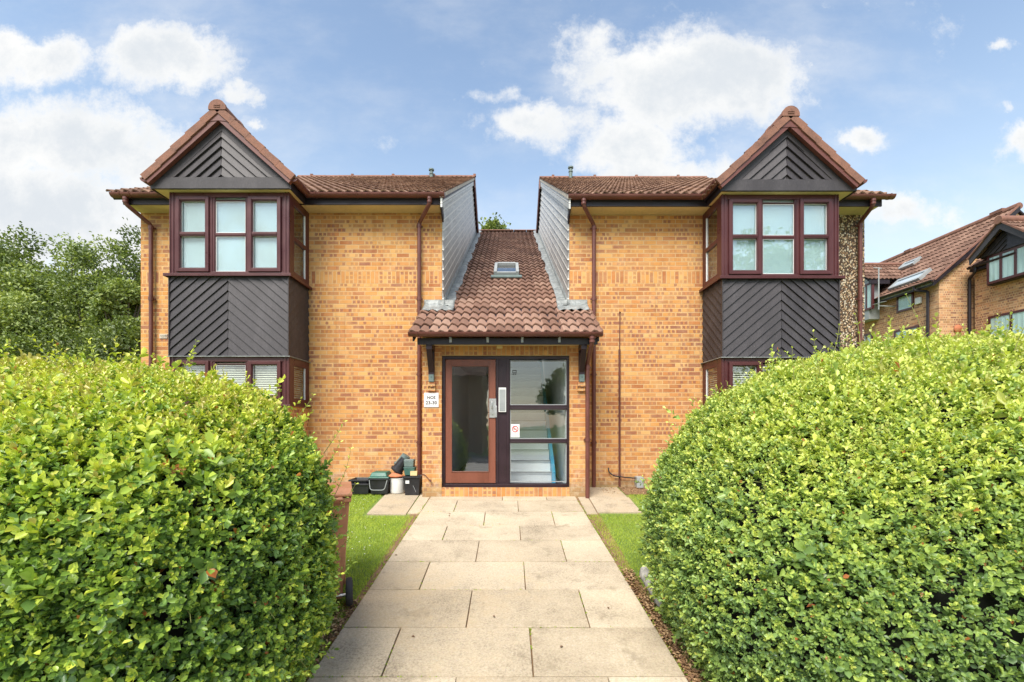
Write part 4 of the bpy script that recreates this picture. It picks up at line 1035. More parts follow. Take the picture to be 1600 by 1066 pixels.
# ------------------------------------------------------------------ lawn
def grass(name, x0, x1, y0, y1, n, seed, edge):
    g = np.random.default_rng(seed); x = g.uniform(x0,x1,n); y = g.uniform(y0,y1,n)
    ok = edge(x, y+g.normal(size=n)*.02); x, y = x[ok], y[ok]; n = len(x)
    z = np.array([gz(v) for v in y])+.003; P = np.stack([x,y,z],1); h = g.uniform(.018,.045,n)
    d = norm(np.stack([g.normal(size=n)*.55, g.normal(size=n)*.55, np.ones(n)],1)); s = norm(np.cross(d, g.normal(size=(n,3)))); w = g.uniform(.0016,.0032,n)[:,None]
    V = np.stack([P-s*w, P+s*w, P+d*h[:,None]],1).reshape(-1,3); Fq = np.arange(3*n).reshape(-1,3)
    t = np.clip(.45+.22*vnoise(P*2.2, seed)+g.normal(size=n)*.17, 0, .9); dz = g.random(n) < .012; t[dz] = .97
    return tag(np_mesh(name, V, Fq, np.repeat(t,3), M['grass']), kind='stuff', label='short bright green lawn grass', cat='grass')
grass('grass', -4.2, -1.28, 3.9, 7.6, 90000, 5, lambda x,y: (x < XLf(y)-.06) & ~((x > -2.08) & (y > 6.5)))
grass('grass', 1.1, 4.2, 4.3, 7.6, 60000, 6, lambda x,y: (x > XRf(y)+.05) & ~((x < 1.96) & (y > 6.58)))
g_ = np.random.default_rng(9); n = 130
P = np.stack([g_.uniform(-3.2,-1.5,n), g_.uniform(4.4,7.4,n), np.zeros(n)],1); P[:,2] = [gz(v)+.03 for v in P[:,1]]
P = P[(P[:,0] < -1.6) & ~((P[:,0] > -2.08) & (P[:,1] > 6.5))]; n = len(P)
mbd = MB()
for p in P: mbd.add([(p[0]+.009*math.cos(a*1.047), p[1]+.009*math.sin(a*1.047), p[2]+.012) for a in range(6)], [tuple(range(6))])
o = mbd.build('daisies', M['white']); tag(o, 'tiny white daisies scattered in the left lawn', 'flowers', kind='stuff')
# leaf litter by the path edges
def litter(n, fx, seed, ys, name='fallen_leaves', lab=None):
    g = np.random.default_rng(seed); y = g.uniform(*ys, n); x = fx(y, g, n); P = np.stack([x,y,[gz(v)+.012 for v in y]],1); P[:,2] += g.uniform(0,.02,n)
    D = np.stack([g.normal(size=n), g.normal(size=n), g.normal(size=n)*.2],1); N_ = np.stack([g.normal(size=n)*.4,g.normal(size=n)*.4,np.ones(n)],1)
    L = g.uniform(.018,.042,n); o = leaves(name, P, D, norm(N_), L, L*.55, g.random(n), M['litter'])
    return tag(o, lab, 'leaves', kind='stuff')
litter(1900, lambda y,g,n: XRf(y)+.02+np.abs(g.normal(size=n))*.06, 2, (2.6,4.8), lab='brown dry leaves under the right hedge')
litter(900, lambda y,g,n: XLf(y)-.02-np.abs(g.normal(size=n))*.09, 3, (2.6,4.2), lab='brown dry leaves under the left hedge')
litter(260, lambda y,g,n: g.uniform(1.6,3,n), 4, (7.6,8.15), lab='dry leaves against the right wall')
# loose leaves on the slabs
for i, (px_, py_) in enumerate(((616,872),(702,807),(648,1002),(880,1016),(770,968),(700,770+40),(951,957))):
    Y = 1582/(py_-565); x = PX(px_, Y); z = gz(Y)+.031; a = i*1.3; l = .035
    P = np.array([[x,Y,z]]); o = leaves('fallen_leaf', P, np.array([[math.cos(a),math.sin(a),.1]]), np.array([[0,0,1.]]), np.array([l]), np.array([l*.6]), np.array([.1]), M['litter'])
    lab = ('dark curled leaf on the path edge by the left lawn','brown leaf fragment on the slabs near the porch on the left','small twig like leaf on the slab nearest the left hedge','leaf speck on the near slab left of the stone edging','leaf speck in the middle of the path','leaf speck close to the number sign side of the porch','leaf speck near the right edge of the path')[i]
    tag(o, lab, 'leaf')
# moss and weeds in the paving joints
g = np.random.default_rng(44); pts = []
for i, js in enumerate(joints):
    y0, y1 = rows[i], rows[i+1]
    for q in range(60):
        x = g.uniform(-1.3, 1.15)
        if math.sin(x*3.1+i*2.2)+g.normal()*.5 > .5: pts.append((x, y0+g.normal()*.003))
    for jx in js:
        for q in range(22):
            y = g.uniform(y0, y1)
            if math.sin(y*5+jx*9)+g.normal()*.4 > .3: pts.append((jx+g.normal()*.003, y))
for q in range(420):
    y = g.uniform(2.6, 7.2); sd_ = g.random() < .5; pts.append(((XLf(y)-.01 if sd_ else XRf(y)+.01)+g.normal()*.012, y))
pts = np.array(pts); pts = np.repeat(pts, 4, 0); n = len(pts)
P = np.stack([pts[:,0]+g.normal(size=n)*.004, pts[:,1]+g.normal(size=n)*.004, [gz(v)+.010 for v in pts[:,1]]],1)
D = np.stack([g.normal(size=n)*.7, g.normal(size=n)*.7, np.abs(g.normal(size=n))+.5],1); L = g.uniform(.010,.024,n)
tag(leaves('moss', P, D, norm(g.normal(size=(n,3))), L, L*.5, g.uniform(0,.55,n), M['grass']), 'moss and tiny weeds in the joints of the paving', 'moss', kind='stuff')
# stone edging
mb = MB(); y0, y1 = 4.02, 4.72; xa_, xb_ = 1.37, 1.375; K = 10; N_ = 14; vs = []; rs = random.Random(8)
for i in range(N_+1):
    t = i/N_; y = y0+(y1-y0)*t; xx = xa_+(xb_-xa_)*t; tp = min(1, min(t,1-t)*9+.35)
    for k in range(K):
        a = 2*math.pi*k/K; r_ = 1+rs.uniform(-.06,.06); vs.append((xx+math.cos(a)*.055*tp*r_, y, gz(y)+.05+math.sin(a)*.085*tp*r_))
mb.add(vs, [(i*K+k, i*K+(k+1)%K, (i+1)*K+(k+1)%K, (i+1)*K+k) for i in range(N_) for k in range(K)]+[tuple(range(K-1,-1,-1)), tuple(N_*K+k for k in range(K))])
o = mb.build('edging_stone', M['stone'], smooth=True); tag(o, 'pale weathered stone edging log lying at the foot of the right hedge', 'edging stone')

# ------------------------------------------------------------------ bin and tubs
def wheelie(c, rz, label):
    t = thing('wheelie_bin', (c[0],c[1],gz(c[1])), label, 'bin'); t.rotation_euler.z = rz
    mb = MB(); mb.frus((0,0), .44, .50, .56, .66, .06, .98)
    mb.frus((0,0), .58, .70, .59, .71, .93, .975)
    for sx in (-.15,.15): mb.frus((sx,-.268), .10, .03, .12, .06, .10, .90)
    for sx in (-1,1): mb.frus((sx*.235,0), .02, .30, .03, .42, .15, .90)
    mb.build('body', M['binbrown'], t, bevel=.012, local=True)
    mb = MB(); mb.prism([(-.37,.985),(.39,.985),(.39,1.0),(.1,1.06),(-.30,1.05),(-.37,1.01)], lambda a,b,d:(d,a,b), -.30, .30); mb.build('lid', M['binbrown'], t, bevel=.012, local=True)
    mb = MB(); mb.tube([(-.22,-.40,.97),(.22,-.40,.97)], .016, 10)
    for sx in (-.2,0,.2): mb.box(sx-.015,sx+.015,-.40,-.33,.955,.985)
    mb.build('handle', M['binbrown'], t, smooth=True, local=True)
    mb = MB(); mb.tube([(-.27,-.27,.10),(.27,-.27,.10)], .014, 10); mb.build('axle', M['steel'], t, local=True)
    for sx in (-1,1):
        w = MB(); pr = [(.055,-.028),(.092,-.030),(.115,-.026),(.124,-.012),(.124,.012),(.115,.026),(.092,.030),(.055,.028)]; n = 24
        vs = [(sx*.275+h, -.27+r_*math.cos(2*math.pi*k/n), .124+r_*math.sin(2*math.pi*k/n)) for r_,h in pr for k in range(n)]
        w.add(vs, [(i*n+k, i*n+(k+1)%n, (i+1)*n+(k+1)%n, (i+1)*n+k) for i in range(len(pr)-1) for k in range(n)])
        wo = w.build('wheel', M['rubber'], t, smooth=True, local=True)
        h = MB(); h.tube([(sx*.275-.018,-.27,.124),(sx*.275+.018,-.27,.124)], .064, 20); h.tube([(sx*.275-.03,-.27,.124),(sx*.275+.03,-.27,.124)], .018, 12)
        for q in range(6):
            a = q*math.pi/3; h.box(sx*.275-.024, sx*.275+.024, -.27+math.cos(a)*.034-.006, -.27+math.cos(a)*.034+.006, .124+math.sin(a)*.034-.006, .124+math.sin(a)*.034+.006)
        h.build('hub', M['grey'], wo, local=True)
wheelie((-1.775,4.27), R(20), 'brown wheelie bin standing behind the left hedge at the edge of the lawn')
GRP = 'garden containers against the wall left of the porch'
def zb_(Y): return gz(Y)
TY = 7.78
def crate(name, px0, px1, y, h, mat, label, cat, z=None, d=.34):
    x0, x1 = PX(px0,y), PX(px1,y); cx = (x0+x1)/2; w = x1-x0; z = zb_(y)+.012 if z is None else z
    t = thing(name, (cx,y,z), label, cat, GRP)
    mb = MB(); tk = .012
    for s in (0,1):
        pass
    w0 = w*.84; d0 = d*.84
    vs = []
    for (zz, ww, dd) in ((0,w0,d0),(h,w,d),(h,w-2*tk,d-2*tk),(tk,w0-2*tk,d0-2*tk)):
        vs += [(a*ww/2, b*dd/2, zz) for a,b in ((-1,-1),(1,-1),(1,1),(-1,1))]
    fs = [(0,3,2,1)]+[(i*4+k, i*4+(k+1)%4, (i+1)*4+(k+1)%4, (i+1)*4+k) for i in range(3) for k in range(4)]+[(12,13,14,15)]
    mb.add(vs, fs); mb.build('body', mat, t, bevel=.008, local=True)
    mb = MB(); mb.bars(-w/2-.012, w/2+.012, -d/2-.012, d/2+.012, .022, -h-.004, -h+.022)
    mb.v = [(a,c_,-b) for a,b,c_ in mb.v]; mb.f = [f[::-1] for f in mb.f]
    mb.build('rim', mat, t, bevel=.004, local=True); return t, cx, w, z
crate('recycling_box', 551, 582, 7.72, .17, M['black'], 'low open black recycling box lying leftmost in the row by the brick wall', 'box', d=.38)
t, cx, w, z = crate('recycling_box', 551, 579, 7.74, .12, M['black'], 'second black recycling box nested inside the leftmost low black one', 'box', z=zb_(7.74)+.12, d=.34)
t, cx, w, z = crate('recycling_box', 582, 611, 7.7, .26, M['black'], 'black recycling box with a dark green lid beside the white tub', 'box', d=.38)
mb = MB(); mb.frus((0,0), w+.03, .41, w+.02, .40, .265, .29); mb.frus((-.01,0), w-.02, .36, w-.08, .26, .29, .36); mb.build('lid', M['green_pl'], t, bevel=.012, local=True)
mb = MB(); mb.tube(smoothpath([(-w/2+.01,-.21,.24),(-w/2+.03,-.23,.08),(w/2-.05,-.23,.08),(w/2-.01,-.21,.24)],4,.05), .006, 6); mb.build('handle', M['grey'], t, local=True)
def pot(name, c, prof, mat, label, cat, tilt=None):
    t = thing(name, c, label, cat, GRP)
    mb = MB(); mb.lathe((0,0,0), prof, 28); o = mb.build('body', mat, t, smooth=True, local=True)
    if tilt: t.rotation_euler = tilt
    return t
xw_ = PX(621,7.68)
pot('bucket', (xw_,7.68,zb_(7.68)+.02), [(0,0),(.105,0),(.118,.02),(.122,.23),(.128,.235),(.128,.25),(.116,.25),(.11,.03),(0,.03)], M['white'], 'round white plastic tub standing between the black box and the black caddy', 'tub')
pot('plant_saucer', (xw_-.03,7.68,zb_(7.68)+.275), [(0,0),(.09,0),(.135,.02),(.14,.03),(.12,.028),(.07,.07),(.03,.09),(0,.09)], M['terracotta'], 'orange terracotta saucer resting on the white tub', 'saucer')
pot('plant_pot', (PX(619,7.72),7.72,zb_(7.72)+.37), [(0,0),(.105,0),(.115,.03),(.095,.05),(.082,.25),(0,.25)], M['black'], 'black flower pot leaning on its side on top of the white tub', 'flower pot', (R(0),R(38),0))
pot('plant_pot', (PX(623,7.78),7.80,zb_(7.72)+.44), [(0,0),(.10,0),(.112,.03),(.09,.05),(.075,.23),(0,.23)], M['greypot'], 'grey green flower pot leaning against the wall behind the black pot', 'flower pot', (R(0),R(34),0))
t, cx, w, z = crate('food_caddy', 633, 658.5, 7.62, .30, M['black'], 'square black caddy bin at the corner of the porch with a white label', 'bin', d=.26)
mb = MB(); mb.box(-.10,-.04,-.129,-.125,.19,.24); mb.build('label_patch', M['white'], t, local=True)
mb = MB(); mb.tube(smoothpath([(.02,-.124,.16),(.05,-.13,.10),(.07,-.124,.05)],3,.02), .003, 6); mb.build('scuff', M['grey'], t, local=True)
t = thing('storage_tub', (PX(641,7.66),7.66,zb_(7.62)+.325), 'dark green tub standing on the black caddy under a grey box', 'tub', GRP)
mb = MB(); mb.frus((0,0), .15, .16, .18, .18, .0, .12); mb.frus((0,0), .19, .19, .19, .19, .1205, .135); mb.build('body', M['teal_pl'], t, bevel=.01, local=True)
t = thing('storage_tub', (PX(640,7.66),7.66,zb_(7.62)+.462), 'grey lidded box on top of the dark green tub by the downpipe', 'tub', GRP)
mb = MB(); mb.frus((0,0), .15, .14, .165, .16, .0, .10); mb.frus((0,0), .175, .17, .155, .15, .1005, .125); mb.build('body', M['greypot'], t, bevel=.01, local=True)
t = thing('carton', (PX(647,7.56),7.56,zb_(7.62)+.328), 'small cream carton on the front rim of the black caddy', 'carton', GRP)
mb = MB(); mb.box(-.055,.055,-.04,.04,0,.07); mb.box(-.05,.05,-.0405,-.04,.01,.03); mb.build('body', M['soffit'], t, bevel=.004, local=True)

# ------------------------------------------------------------------ trees
def tree(base, H, crown, n, leafmat, label, seed, leaf=.13, group=None, lean=0, holes=.0, trunk_r=.16, name='broadleaf_tree', nclump=46):
    g = np.random.default_rng(seed); rs = random.Random(seed); bx, by, bz = base
    t = thing(name, base, label, 'tree', group)
    mb = MB(); top = Vector((bx+lean, by, bz+H*.72)); b0 = Vector(base)
    pts = [b0.lerp(top, i/5)+Vector((rs.uniform(-.1,.1),rs.uniform(-.1,.1),0))*i/3 for i in range(6)]; pts[0].z -= .3
    mb.tube(pts, [trunk_r*(1-.14*i) for i in range(6)], 10)
    rx, ry, rz = crown; cc = np.array([bx+lean, by, bz+H-rz])
    u = norm(g.normal(size=(nclump,3))); rad = g.uniform(.35,1.,nclump)**.6; cl = cc+u*rad[:,None]*np.array([rx,ry,rz])*.92
    cl[:,2] += .06*rz*np.sin(cl[:,0]*3+seed)
    for c in cl[::2]:
        a = pts[rs.choice((2,3,4))]; e = Vector(c); mid = a.lerp(e, .5)+Vector((0,0,-.05*H*rs.random())); mb.tube([a, mid, e], [trunk_r*.35, trunk_r*.2, .012], 6)
    mb.build('trunk', M['bark'], t, smooth=True)
    cr = g.uniform(.13,.30,nclump)*min(rx,rz)*1.25; k = g.integers(0,nclump,n)
    d = norm(g.normal(size=(n,3))); r_ = g.random(n)**.45
    P = cl[k]+d*(r_*cr[k])[:,None]*np.array([1.15,1.15,.75])
    # some twigs reach outside the clumps
    tw = g.random(n) < .06; P[tw] += norm(P[tw]-cc)*g.uniform(.1,.45,(tw.sum(),1))
    D = norm(d+g.normal(size=(n,3))*.8); N_ = norm(d+np.array([0,0,.9])+g.normal(size=(n,3))*.5)
    L = leaf*g.uniform(.65,1.3,n); tint = np.clip(.45+g.normal(size=nclump)[k]*.2+g.normal(size=n)*.14, 0, 1)
    leaves('crown', P, D, N_, L, L*.6, tint, leafmat, t)
GT = 'trees beyond the lawn on the left'
TR = [(-10,22,352,1.9,2.4,'leafT','tall tree at the left edge of the photo with open twiggy crown'),
      (60,19,400,1.7,2.2,'leafT','dark round tree second from the left edge behind the hedge'),
      (115,23,374,1.8,2.5,'leafT2','grey green bushy tree in the middle of the left group'),
      (150,17,425,1.5,1.8,'leafT','low dark tree in front of the grey green one'),
      (205,24,352,1.5,3.0,'leafT','tall tree with wispy top just left of the brick wing'),
      (195,15,432,1.1,1.7,'leafT2','bright green shrubby tree next to the wall downpipe'),
      (20,15.5,455,1.6,1.4,'leafT2','low spreading tree beside the small tiled roof')]
for i, (px_, Y, py_, rx, rz, lm, lab) in enumerate(TR):
    x = PX(px_,Y); H = PZ(py_,Y)+1.15; tree((x,Y,-1.15), H, (rx*Y/17, rx*Y/19, rz*Y/17), 9500, M[lm], lab, 60+i, .15 if Y > 18 else .12, GT, trunk_r=.17)
for i, (px_, Y, py_, rx) in enumerate(((40,13,520,1.5),(130,13.5,505,1.7),(212,12.5,500,1.3),(-60,14,500,1.6))):
    x = PX(px_,Y); H = PZ(py_,Y)+1.15
    tree((x,Y,-1.15), H, (rx,1.3,1.6), 9000, M['leafT'], ('dense dark bush low behind the left hedge near the small tiled roof','dense dark bush low behind the hedge between the roof and the brick wing','dense dark bush at the foot of the brick wing','dense dark bush beyond the left edge')[i], 80+i, .10, 'bushes behind the left hedge', name='bush', trunk_r=.08, nclump=40)
tree((PX(772,24),24,-1.15), PZ(351,24)+1.15, (1.0,1.0,1.2), 7000, M['leafT2'], 'tree top showing just above the middle roof ridge', 91, .16)
# behind the photographer, seen only in the glass
tree((5.2,-24,-1.9), 6.6, (3.0,2.2,2.3), 9000, M['leafT'], 'round tree across the road, seen reflected in the side glass of the entrance', 95, .22, 'trees reflected in the glass')
tree((14,-9,-1.9), 12, (3.2,3,4.2), 12000, M['leafT'], 'tall tree reflected in the right hand bay windows', 96, .2, 'trees reflected in the glass')

# ------------------------------------------------------------------ neighbouring houses on the right
def plane_y(px_, Xp): return Xp*F/(px_-CX)
def zat(px_, py_, Xp): return (HY-py_)*plane_y(px_, Xp)/F
def far_window(parent, Xw, pL, pR, zT, zB, nsash, curtain=True, out=.0):
    """window in a wall facing -X; pL,pR pixel x of its left (far) and right (near) edge"""
    ya, yb = plane_y(pL, Xw), plane_y(pR, Xw)
    mb = MB(); fr = .07
    mp = lambda y0,y1,z0,z1: mb.box(Xw-.03-out, Xw+.05-out, y0, y1, z0, z1)
    mp(yb, yb+fr, zB, zT); mp(ya-fr, ya, zB, zT); mp(yb+fr, ya-fr, zT-fr, zT); mp(yb+fr, ya-fr, zB, zB+fr)
    for i in range(1, nsash):
        y = yb+(ya-yb)*i/nsash; mp(y-.035, y+.035, zB+fr, zT-fr)
    o = mb.build('window', M['frame'], parent)
    g = MB(); g.box(Xw-.027-out, Xw-.022-out, yb+fr-.002, ya-fr+.002, zB+fr-.002, zT-fr+.002); g.build('glass_pane', M['farglass'], o)
    c = MB()
    n = 26; y0, y1 = yb+fr, ya-fr; vs = []
    for i in range(n+1):
        y = y0+(y1-y0)*i/n; xo = Xw-.010-out+.006*math.sin(i*1.9)
        vs += [(xo, y, zB+fr), (xo, y, zT-fr)]
    c.add(vs, [(2*i,2*i+2,2*i+3,2*i+1) for i in range(n)]); c.build('curtain', M['curtain'], o)
    return o
XA = 14.0; YA = plane_y(1467, XA); ZEa = zat(1467, 431, XA); XRg = 16.5; ZRg = PZ(325, YA)
slp = (ZRg-ZEa)/(XRg-XA); YF = 24.
H1 = thing('brick_house', (XA, 19, -1.15), 'long brick house with big brown tiled roof and skylights behind the right hedge', 'house', 'neighbouring houses on the right')
mb = MB(); mb.box(XA, 19.0, YA, YF, -1.5, ZEa-.08); mb.prism([(XA+.01,ZEa-.079),(19-.01,ZEa-.079),(XRg,ZRg-.12)], lambda a,b,d:(a,d,b), YA+.001, YA+.2); mb.build('wall', M['brick_far'], H1)
c1, s1_ = math.cos(math.atan(slp)), math.sin(math.atan(slp)); Lr = (XRg-XA+.25)/c1
mb = MB(); tiles(mb, (XA-.25, YF, ZEa-.25*slp), (0,-1,0), (c1,0,s1_), (-s1_,0,c1), YF-YA+.12, Lr, seed=71)
r1 = mb.build('roof', M['tile_far'], H1, smooth=True, tint=True)
mb = MB(); mb.prism([(XA-.22,ZEa-.26*slp-.03),(XRg,ZRg-.04),(19.2,ZRg-.04-(19.2-XRg)*slp),(19.2,ZRg-.1-(19.2-XRg)*slp),(XRg,ZRg-.1),(XA-.22,ZEa-.26*slp-.09)], lambda a,b,d:(a,d,b), YA-.08, YF); mb.build('roof_deck', M['fascia'], r1)
mb = MB(); mb.tube([(XRg,YA-.12,ZRg+.02),(XRg,YF,ZRg+.02)], .11, 10); mb.box(XRg-.13,XRg+.13,18.8,19.1,ZRg+.02,ZRg+.12); mb.box(XRg-.13,XRg+.13,15.3,15.7,ZRg+.04,ZRg+.14); mb.build('ridge_tiles', M['ridge'], r1)
mb = MB(); mb.prism([(XA-.28,ZEa-.25*slp-.14),(XRg,ZRg-.16),(XRg,ZRg+.02),(XA-.28,ZEa-.25*slp+.04)], lambda a,b,d:(a,d,b), YA-.14, YA-.10); mb.build('barge_board', M['fascia'], r1)
mb = MB(); mb.prism([(XA-.26,ZEa-.25*slp+.03),(XRg,ZRg+.02),(XRg,ZRg+.08),(XA-.26,ZEa-.25*slp+.09)], lambda a,b,d:(a,d,b), YA-.16, YA-.09); mb.build('verge_tiles', M['ridge'], r1)
mb = MB(); gutter(mb, [(XA-.30,YF,ZEa-.16),(XA-.30,YA-.1,ZEa-.16)], .06); mb.build('gutter', M['fascia'], H1, smooth=True)
mb = MB(); mb.box(XA-.22,XA-.20,YA,YF,ZEa-.27,ZEa-.17); mb.box(XA-.2,XA,YA,YF,ZEa-.20,ZEa-.18); mb.build('fascia', M['grey'], H1)
yd = plane_y(1453, XA); mb = MB(); mb.tube(smoothpath([(XA-.30,yd+.25,ZEa-.2),(XA-.30,yd+.25,ZEa-.32),(XA-.07,yd,ZEa-.42),(XA-.07,yd,-1.1)],3,.06), .045, 10); mb.build('downpipe', M['fascia'], H1)
far_window(H1, XA, 1402, 1428, ZEa-.24, ZEa-.84, 1)
far_window(H1, XA, 1398, 1436, zat(1436,508,XA), zat(1436,545,XA), 3)
far_window(H1, XA, 1345, 1364, zat(1364,520,XA), zat(1364,560,XA), 2)
mb = MB(); ym = plane_y(1437, XA); mb.box(XA-.07, XA-.001, ym-.10, ym+.12, PZ(475,ym), PZ(465,ym)); mb.build('alarm_box', M['white'], H1, bevel=.02)
# skylights
def sky(ya, yb, xa, xb):
    mb = MB(); f = lambda x,h: (x-s1_*h, ZEa+(x-XA)*slp+c1*h)
    for (x0,x1,y0,y1,h) in ((xa,xb,ya,ya+.08,.14),(xa,xb,yb-.08,yb,.14),(xa,xa+.08,ya+.08,yb-.08,.13),(xb-.08,xb,ya+.08,yb-.08,.13)):
        p, q = f(x0,.02), f(x1,.02); p2, q2 = f(x0,h), f(x1,h)
        mb.add([(p[0],y0,p[1]),(q[0],y0,q[1]),(q[0],y1,q[1]),(p[0],y1,p[1]),(p2[0],y0,p2[1]),(q2[0],y0,q2[1]),(q2[0],y1,q2[1]),(p2[0],y1,p2[1])],
            [(0,3,2,1),(4,5,6,7),(0,1,5,4),(1,2,6,5),(2,3,7,6),(3,0,4,7)])
    o = mb.build('roof_window', M['grey'], r1); g = MB(); p, q = f(xa+.08,.1), f(xb-.08,.1)
    g.add([(p[0],ya+.08,p[1]),(p[0],yb-.08,p[1]),(q[0],yb-.08,q[1]),(q[0],ya+.08,q[1])], [(0,1,2,3)]); g.build('glass_pane', M['window_sky2'], o)
sky(15.7,17.0,14.05,14.45); sky(17.3,18.0,15.25,15.55)
# dormer bay at the far end
yd0, yd1, ydc, zdr = 17.3, 19.5, 18.4, 6.26; xf = 13.6
mb = MB(); mb.box(xf, XA-.001, yd0+.1, yd1-.1, 3.9, 5.3); mb.prism([(yd0+.1,5.301),(yd1-.1,5.301),(ydc,zdr-.1)], lambda a,b,d:(d,a,b), xf+.01, xf+1.6); mb.build('dormer', M['grey'], H1)
for sgn in (1,-1):
    ya_ = yd0-.1 if sgn > 0 else yd1+.1; dv = Vector((0, sgn*(ydc-yd0+.1), zdr-5.34)); Ld = dv.length; dv.normalize(); nn = Vector((0,-sgn*dv.z, abs(dv.y)))
    mb = MB()
    if sgn > 0: tiles(mb, (xf-.2, ya_, 5.34), (1,0,0), dv, nn, 2.5, Ld, seed=75)
    else: tiles(mb, (xf+2.3, ya_, 5.34), (-1,0,0), dv, nn, 2.5, Ld, seed=76)
    mb.build('roof', M['tile_far'], H1, smooth=True, tint=True)
mb = MB(); mb.tube([(xf-.2,ydc,zdr+.03),(xf+2.2,ydc,zdr+.03)], .09, 8); mb.build('ridge_tiles', M['ridge'], H1)
mb = MB(); mb.box(xf-.1, XA+.2, yd0-.12, yd0-.02, 5.17, 5.33); mb.build('fascia', M['fascia'], H1)
far_window(H1, xf, 1336, 1364, 5.25, 4.25, 3)
# aerial
ta = thing('tv_aerial', (13.5, 16.6, 4.0), 'thin grey television aerial standing in front of the far dormer', 'aerial')
x_, y_ = PX(1373,16.6), 16.6; mb = MB(); mb.tube([(x_,y_,PZ(484,y_)),(x_,y_,PZ(418,y_))], .022, 6); mb.tube([(x_-.18,y_,PZ(418.5,y_)),(x_+.1,y_,PZ(420,y_))], .018, 6)
mb.tube([(x_,y_,PZ(478,y_)),(XA-.01,y_+.1,PZ(478,y_))], .02, 6)
for k in range(5): mb.tube([(x_-.05+k*.04,y_-.2,PZ(474-k*.2,y_)),(x_-.05+k*.04,y_+.2,PZ(474-k*.2,y_))], .008, 5)
mb.build('mast', M['grey'], ta)
# second house with gabled bay
XB = 15.0; H2 = thing('brick_house', (XB, 13, -1.15), 'brick house with a gabled bay of curtained windows at the right edge', 'house', 'neighbouring houses on the right')
zE2 = zat(1522,420,XB)
mb = MB(); mb.box(XB, 20, 9.5, YA-.17, -1.5, zE2); mb.build('wall', M['brick_far'], H2)
mb = MB(); s2 = .8; c2, n2 = 1/math.sqrt(1+s2*s2), s2/math.sqrt(1+s2*s2)
tiles(mb, (XB-.2, YA-.2, zE2-.0), (0,-1,0), (c2,0,n2), (-n2,0,c2), 5.3, 1.9, seed=77); mb.build('roof', M['tile_far'], H2, smooth=True, tint=True)
mb = MB(); mb.prism([(XB-.2,zE2-.06),(XB+1.5,zE2+1.34),(XB+5,zE2-1.4),(XB+5,zE2-1.5)], lambda a,b,d:(a,d,b), 9.6, YA-.19); mb.build('roof_deck', M['fascia'], H2)
mb = MB(); gutter(mb, [(XB-.25,YA-.2,zE2+.0),(XB-.25,13.4,zE2+.0)], .06); mb.build('gutter', M['fascia'], H2, smooth=True)
mb = MB(); mb.box(XB-.2,XB,9.6,YA-.2,zE2-.14,zE2-.07); mb.build('fascia', M['fascia'], H2)
yd = plane_y(1515, XB-.07); mb = MB(); mb.tube(smoothpath([(XB-.25,yd-.35,zE2-.05),(XB-.25,yd-.35,zE2-.2),(XB-.07,yd,zE2-.3),(XB-.07,yd,-1.1)],3,.06), .045, 10); mb.build('downpipe', M['fascia'], H2)
xg = XB-.25; yl, yr_ = plane_y(1541, xg), plane_y(1614, xg); yc = plane_y(1577, xg)
zt2, zb2 = PZ(402, yl), PZ(446, yl); za = PZ(346, yc)
mb = MB(); mb.box(xg+.03, XB-.001, yr_, yl, zb2-.02, zt2+.5); mb.build('bay', M['fascia'], H2)
far_window(H2, xg, 1543, 1612, zt2, zb2, 3)
hw2 = (yl-yr_)/2+.28; zf2 = PZ(404, yc+hw2)
mb = MB(); tri = [(yc-hw2+.12, zt2+.0),(yc+hw2-.12, zt2+.0),(yc, za-.12)]
mb.prism(tri, lambda a,b,d:(xg+d,a,b), -.05, .0); chevron(mb, [(yc-hw2+.3,zt2+.01),(yc+hw2-.3,zt2+.01),(yc,za-.30)], yc, .8, .15, lambda a,b,d:(xg-.06-d,a,b), .03)
mb.build('gable_cladding', M['clad'], H2)
for sgn in (-1,1):
    dv = Vector((0,-sgn*hw2, za-zf2)); Ld = dv.length; dv.normalize(); nn = Vector((0, sgn*dv.z, abs(dv.y))); e = Vector((xg-.3, yc+sgn*hw2, zf2)); mb = MB()
    if sgn > 0: tiles(mb, e+Vector((3,0,0)), (-1,0,0), dv, nn, 3., Ld, seed=81)
    else: tiles(mb, e, (1,0,0), dv, nn, 3., Ld, seed=82)
    mb.build('gable_roof', M['tile_far'], H2, smooth=True, tint=True)
    mb = MB(); q = [(yc+sgn*hw2, zf2-.02),(yc, za-.0),(yc, za-.22),(yc+sgn*(hw2-.02), zf2-.22)]
    mb.prism(q, lambda a,b,d:(xg-.27+d,a,b), -.02, .02); mb.build('barge_board', M['clad'], H2)
    mb = MB(); q = [(yc+sgn*(hw2+.03), zf2-.0),(yc, za+.05),(yc, za+.0),(yc+sgn*hw2, zf2-.04)]
    mb.prism(q, lambda a,b,d:(xg-.30+d,a,b), -.03, .03); mb.build('verge_tiles', M['ridge'], H2)
mb = MB(); mb.tube([(xg-.34,yc,za+.04),(xg+2.6,yc,za+.04)], .12, 10); mb.build('ridge_tiles', M['ridge'], H2, smooth=True)
far_window(H2, XB, 1545, 1620, zat(1600,483,XB)+.0, zat(1600,540,XB), 2)
mb = MB(); yv = YA-.02; xx = PX(1496,yv); zz = PZ(514,yv)
mb = MB(); mb.lathe((0,0,0), [(0,0),(.12,.0),(.13,.03),(.09,.07),(0,.08)], 18); mb.v = [(xx+a, yv-c_, zz+b) for a,b,c_ in mb.v]; mb.build('wall_lamp', M['terracotta'], H1, smooth=True)
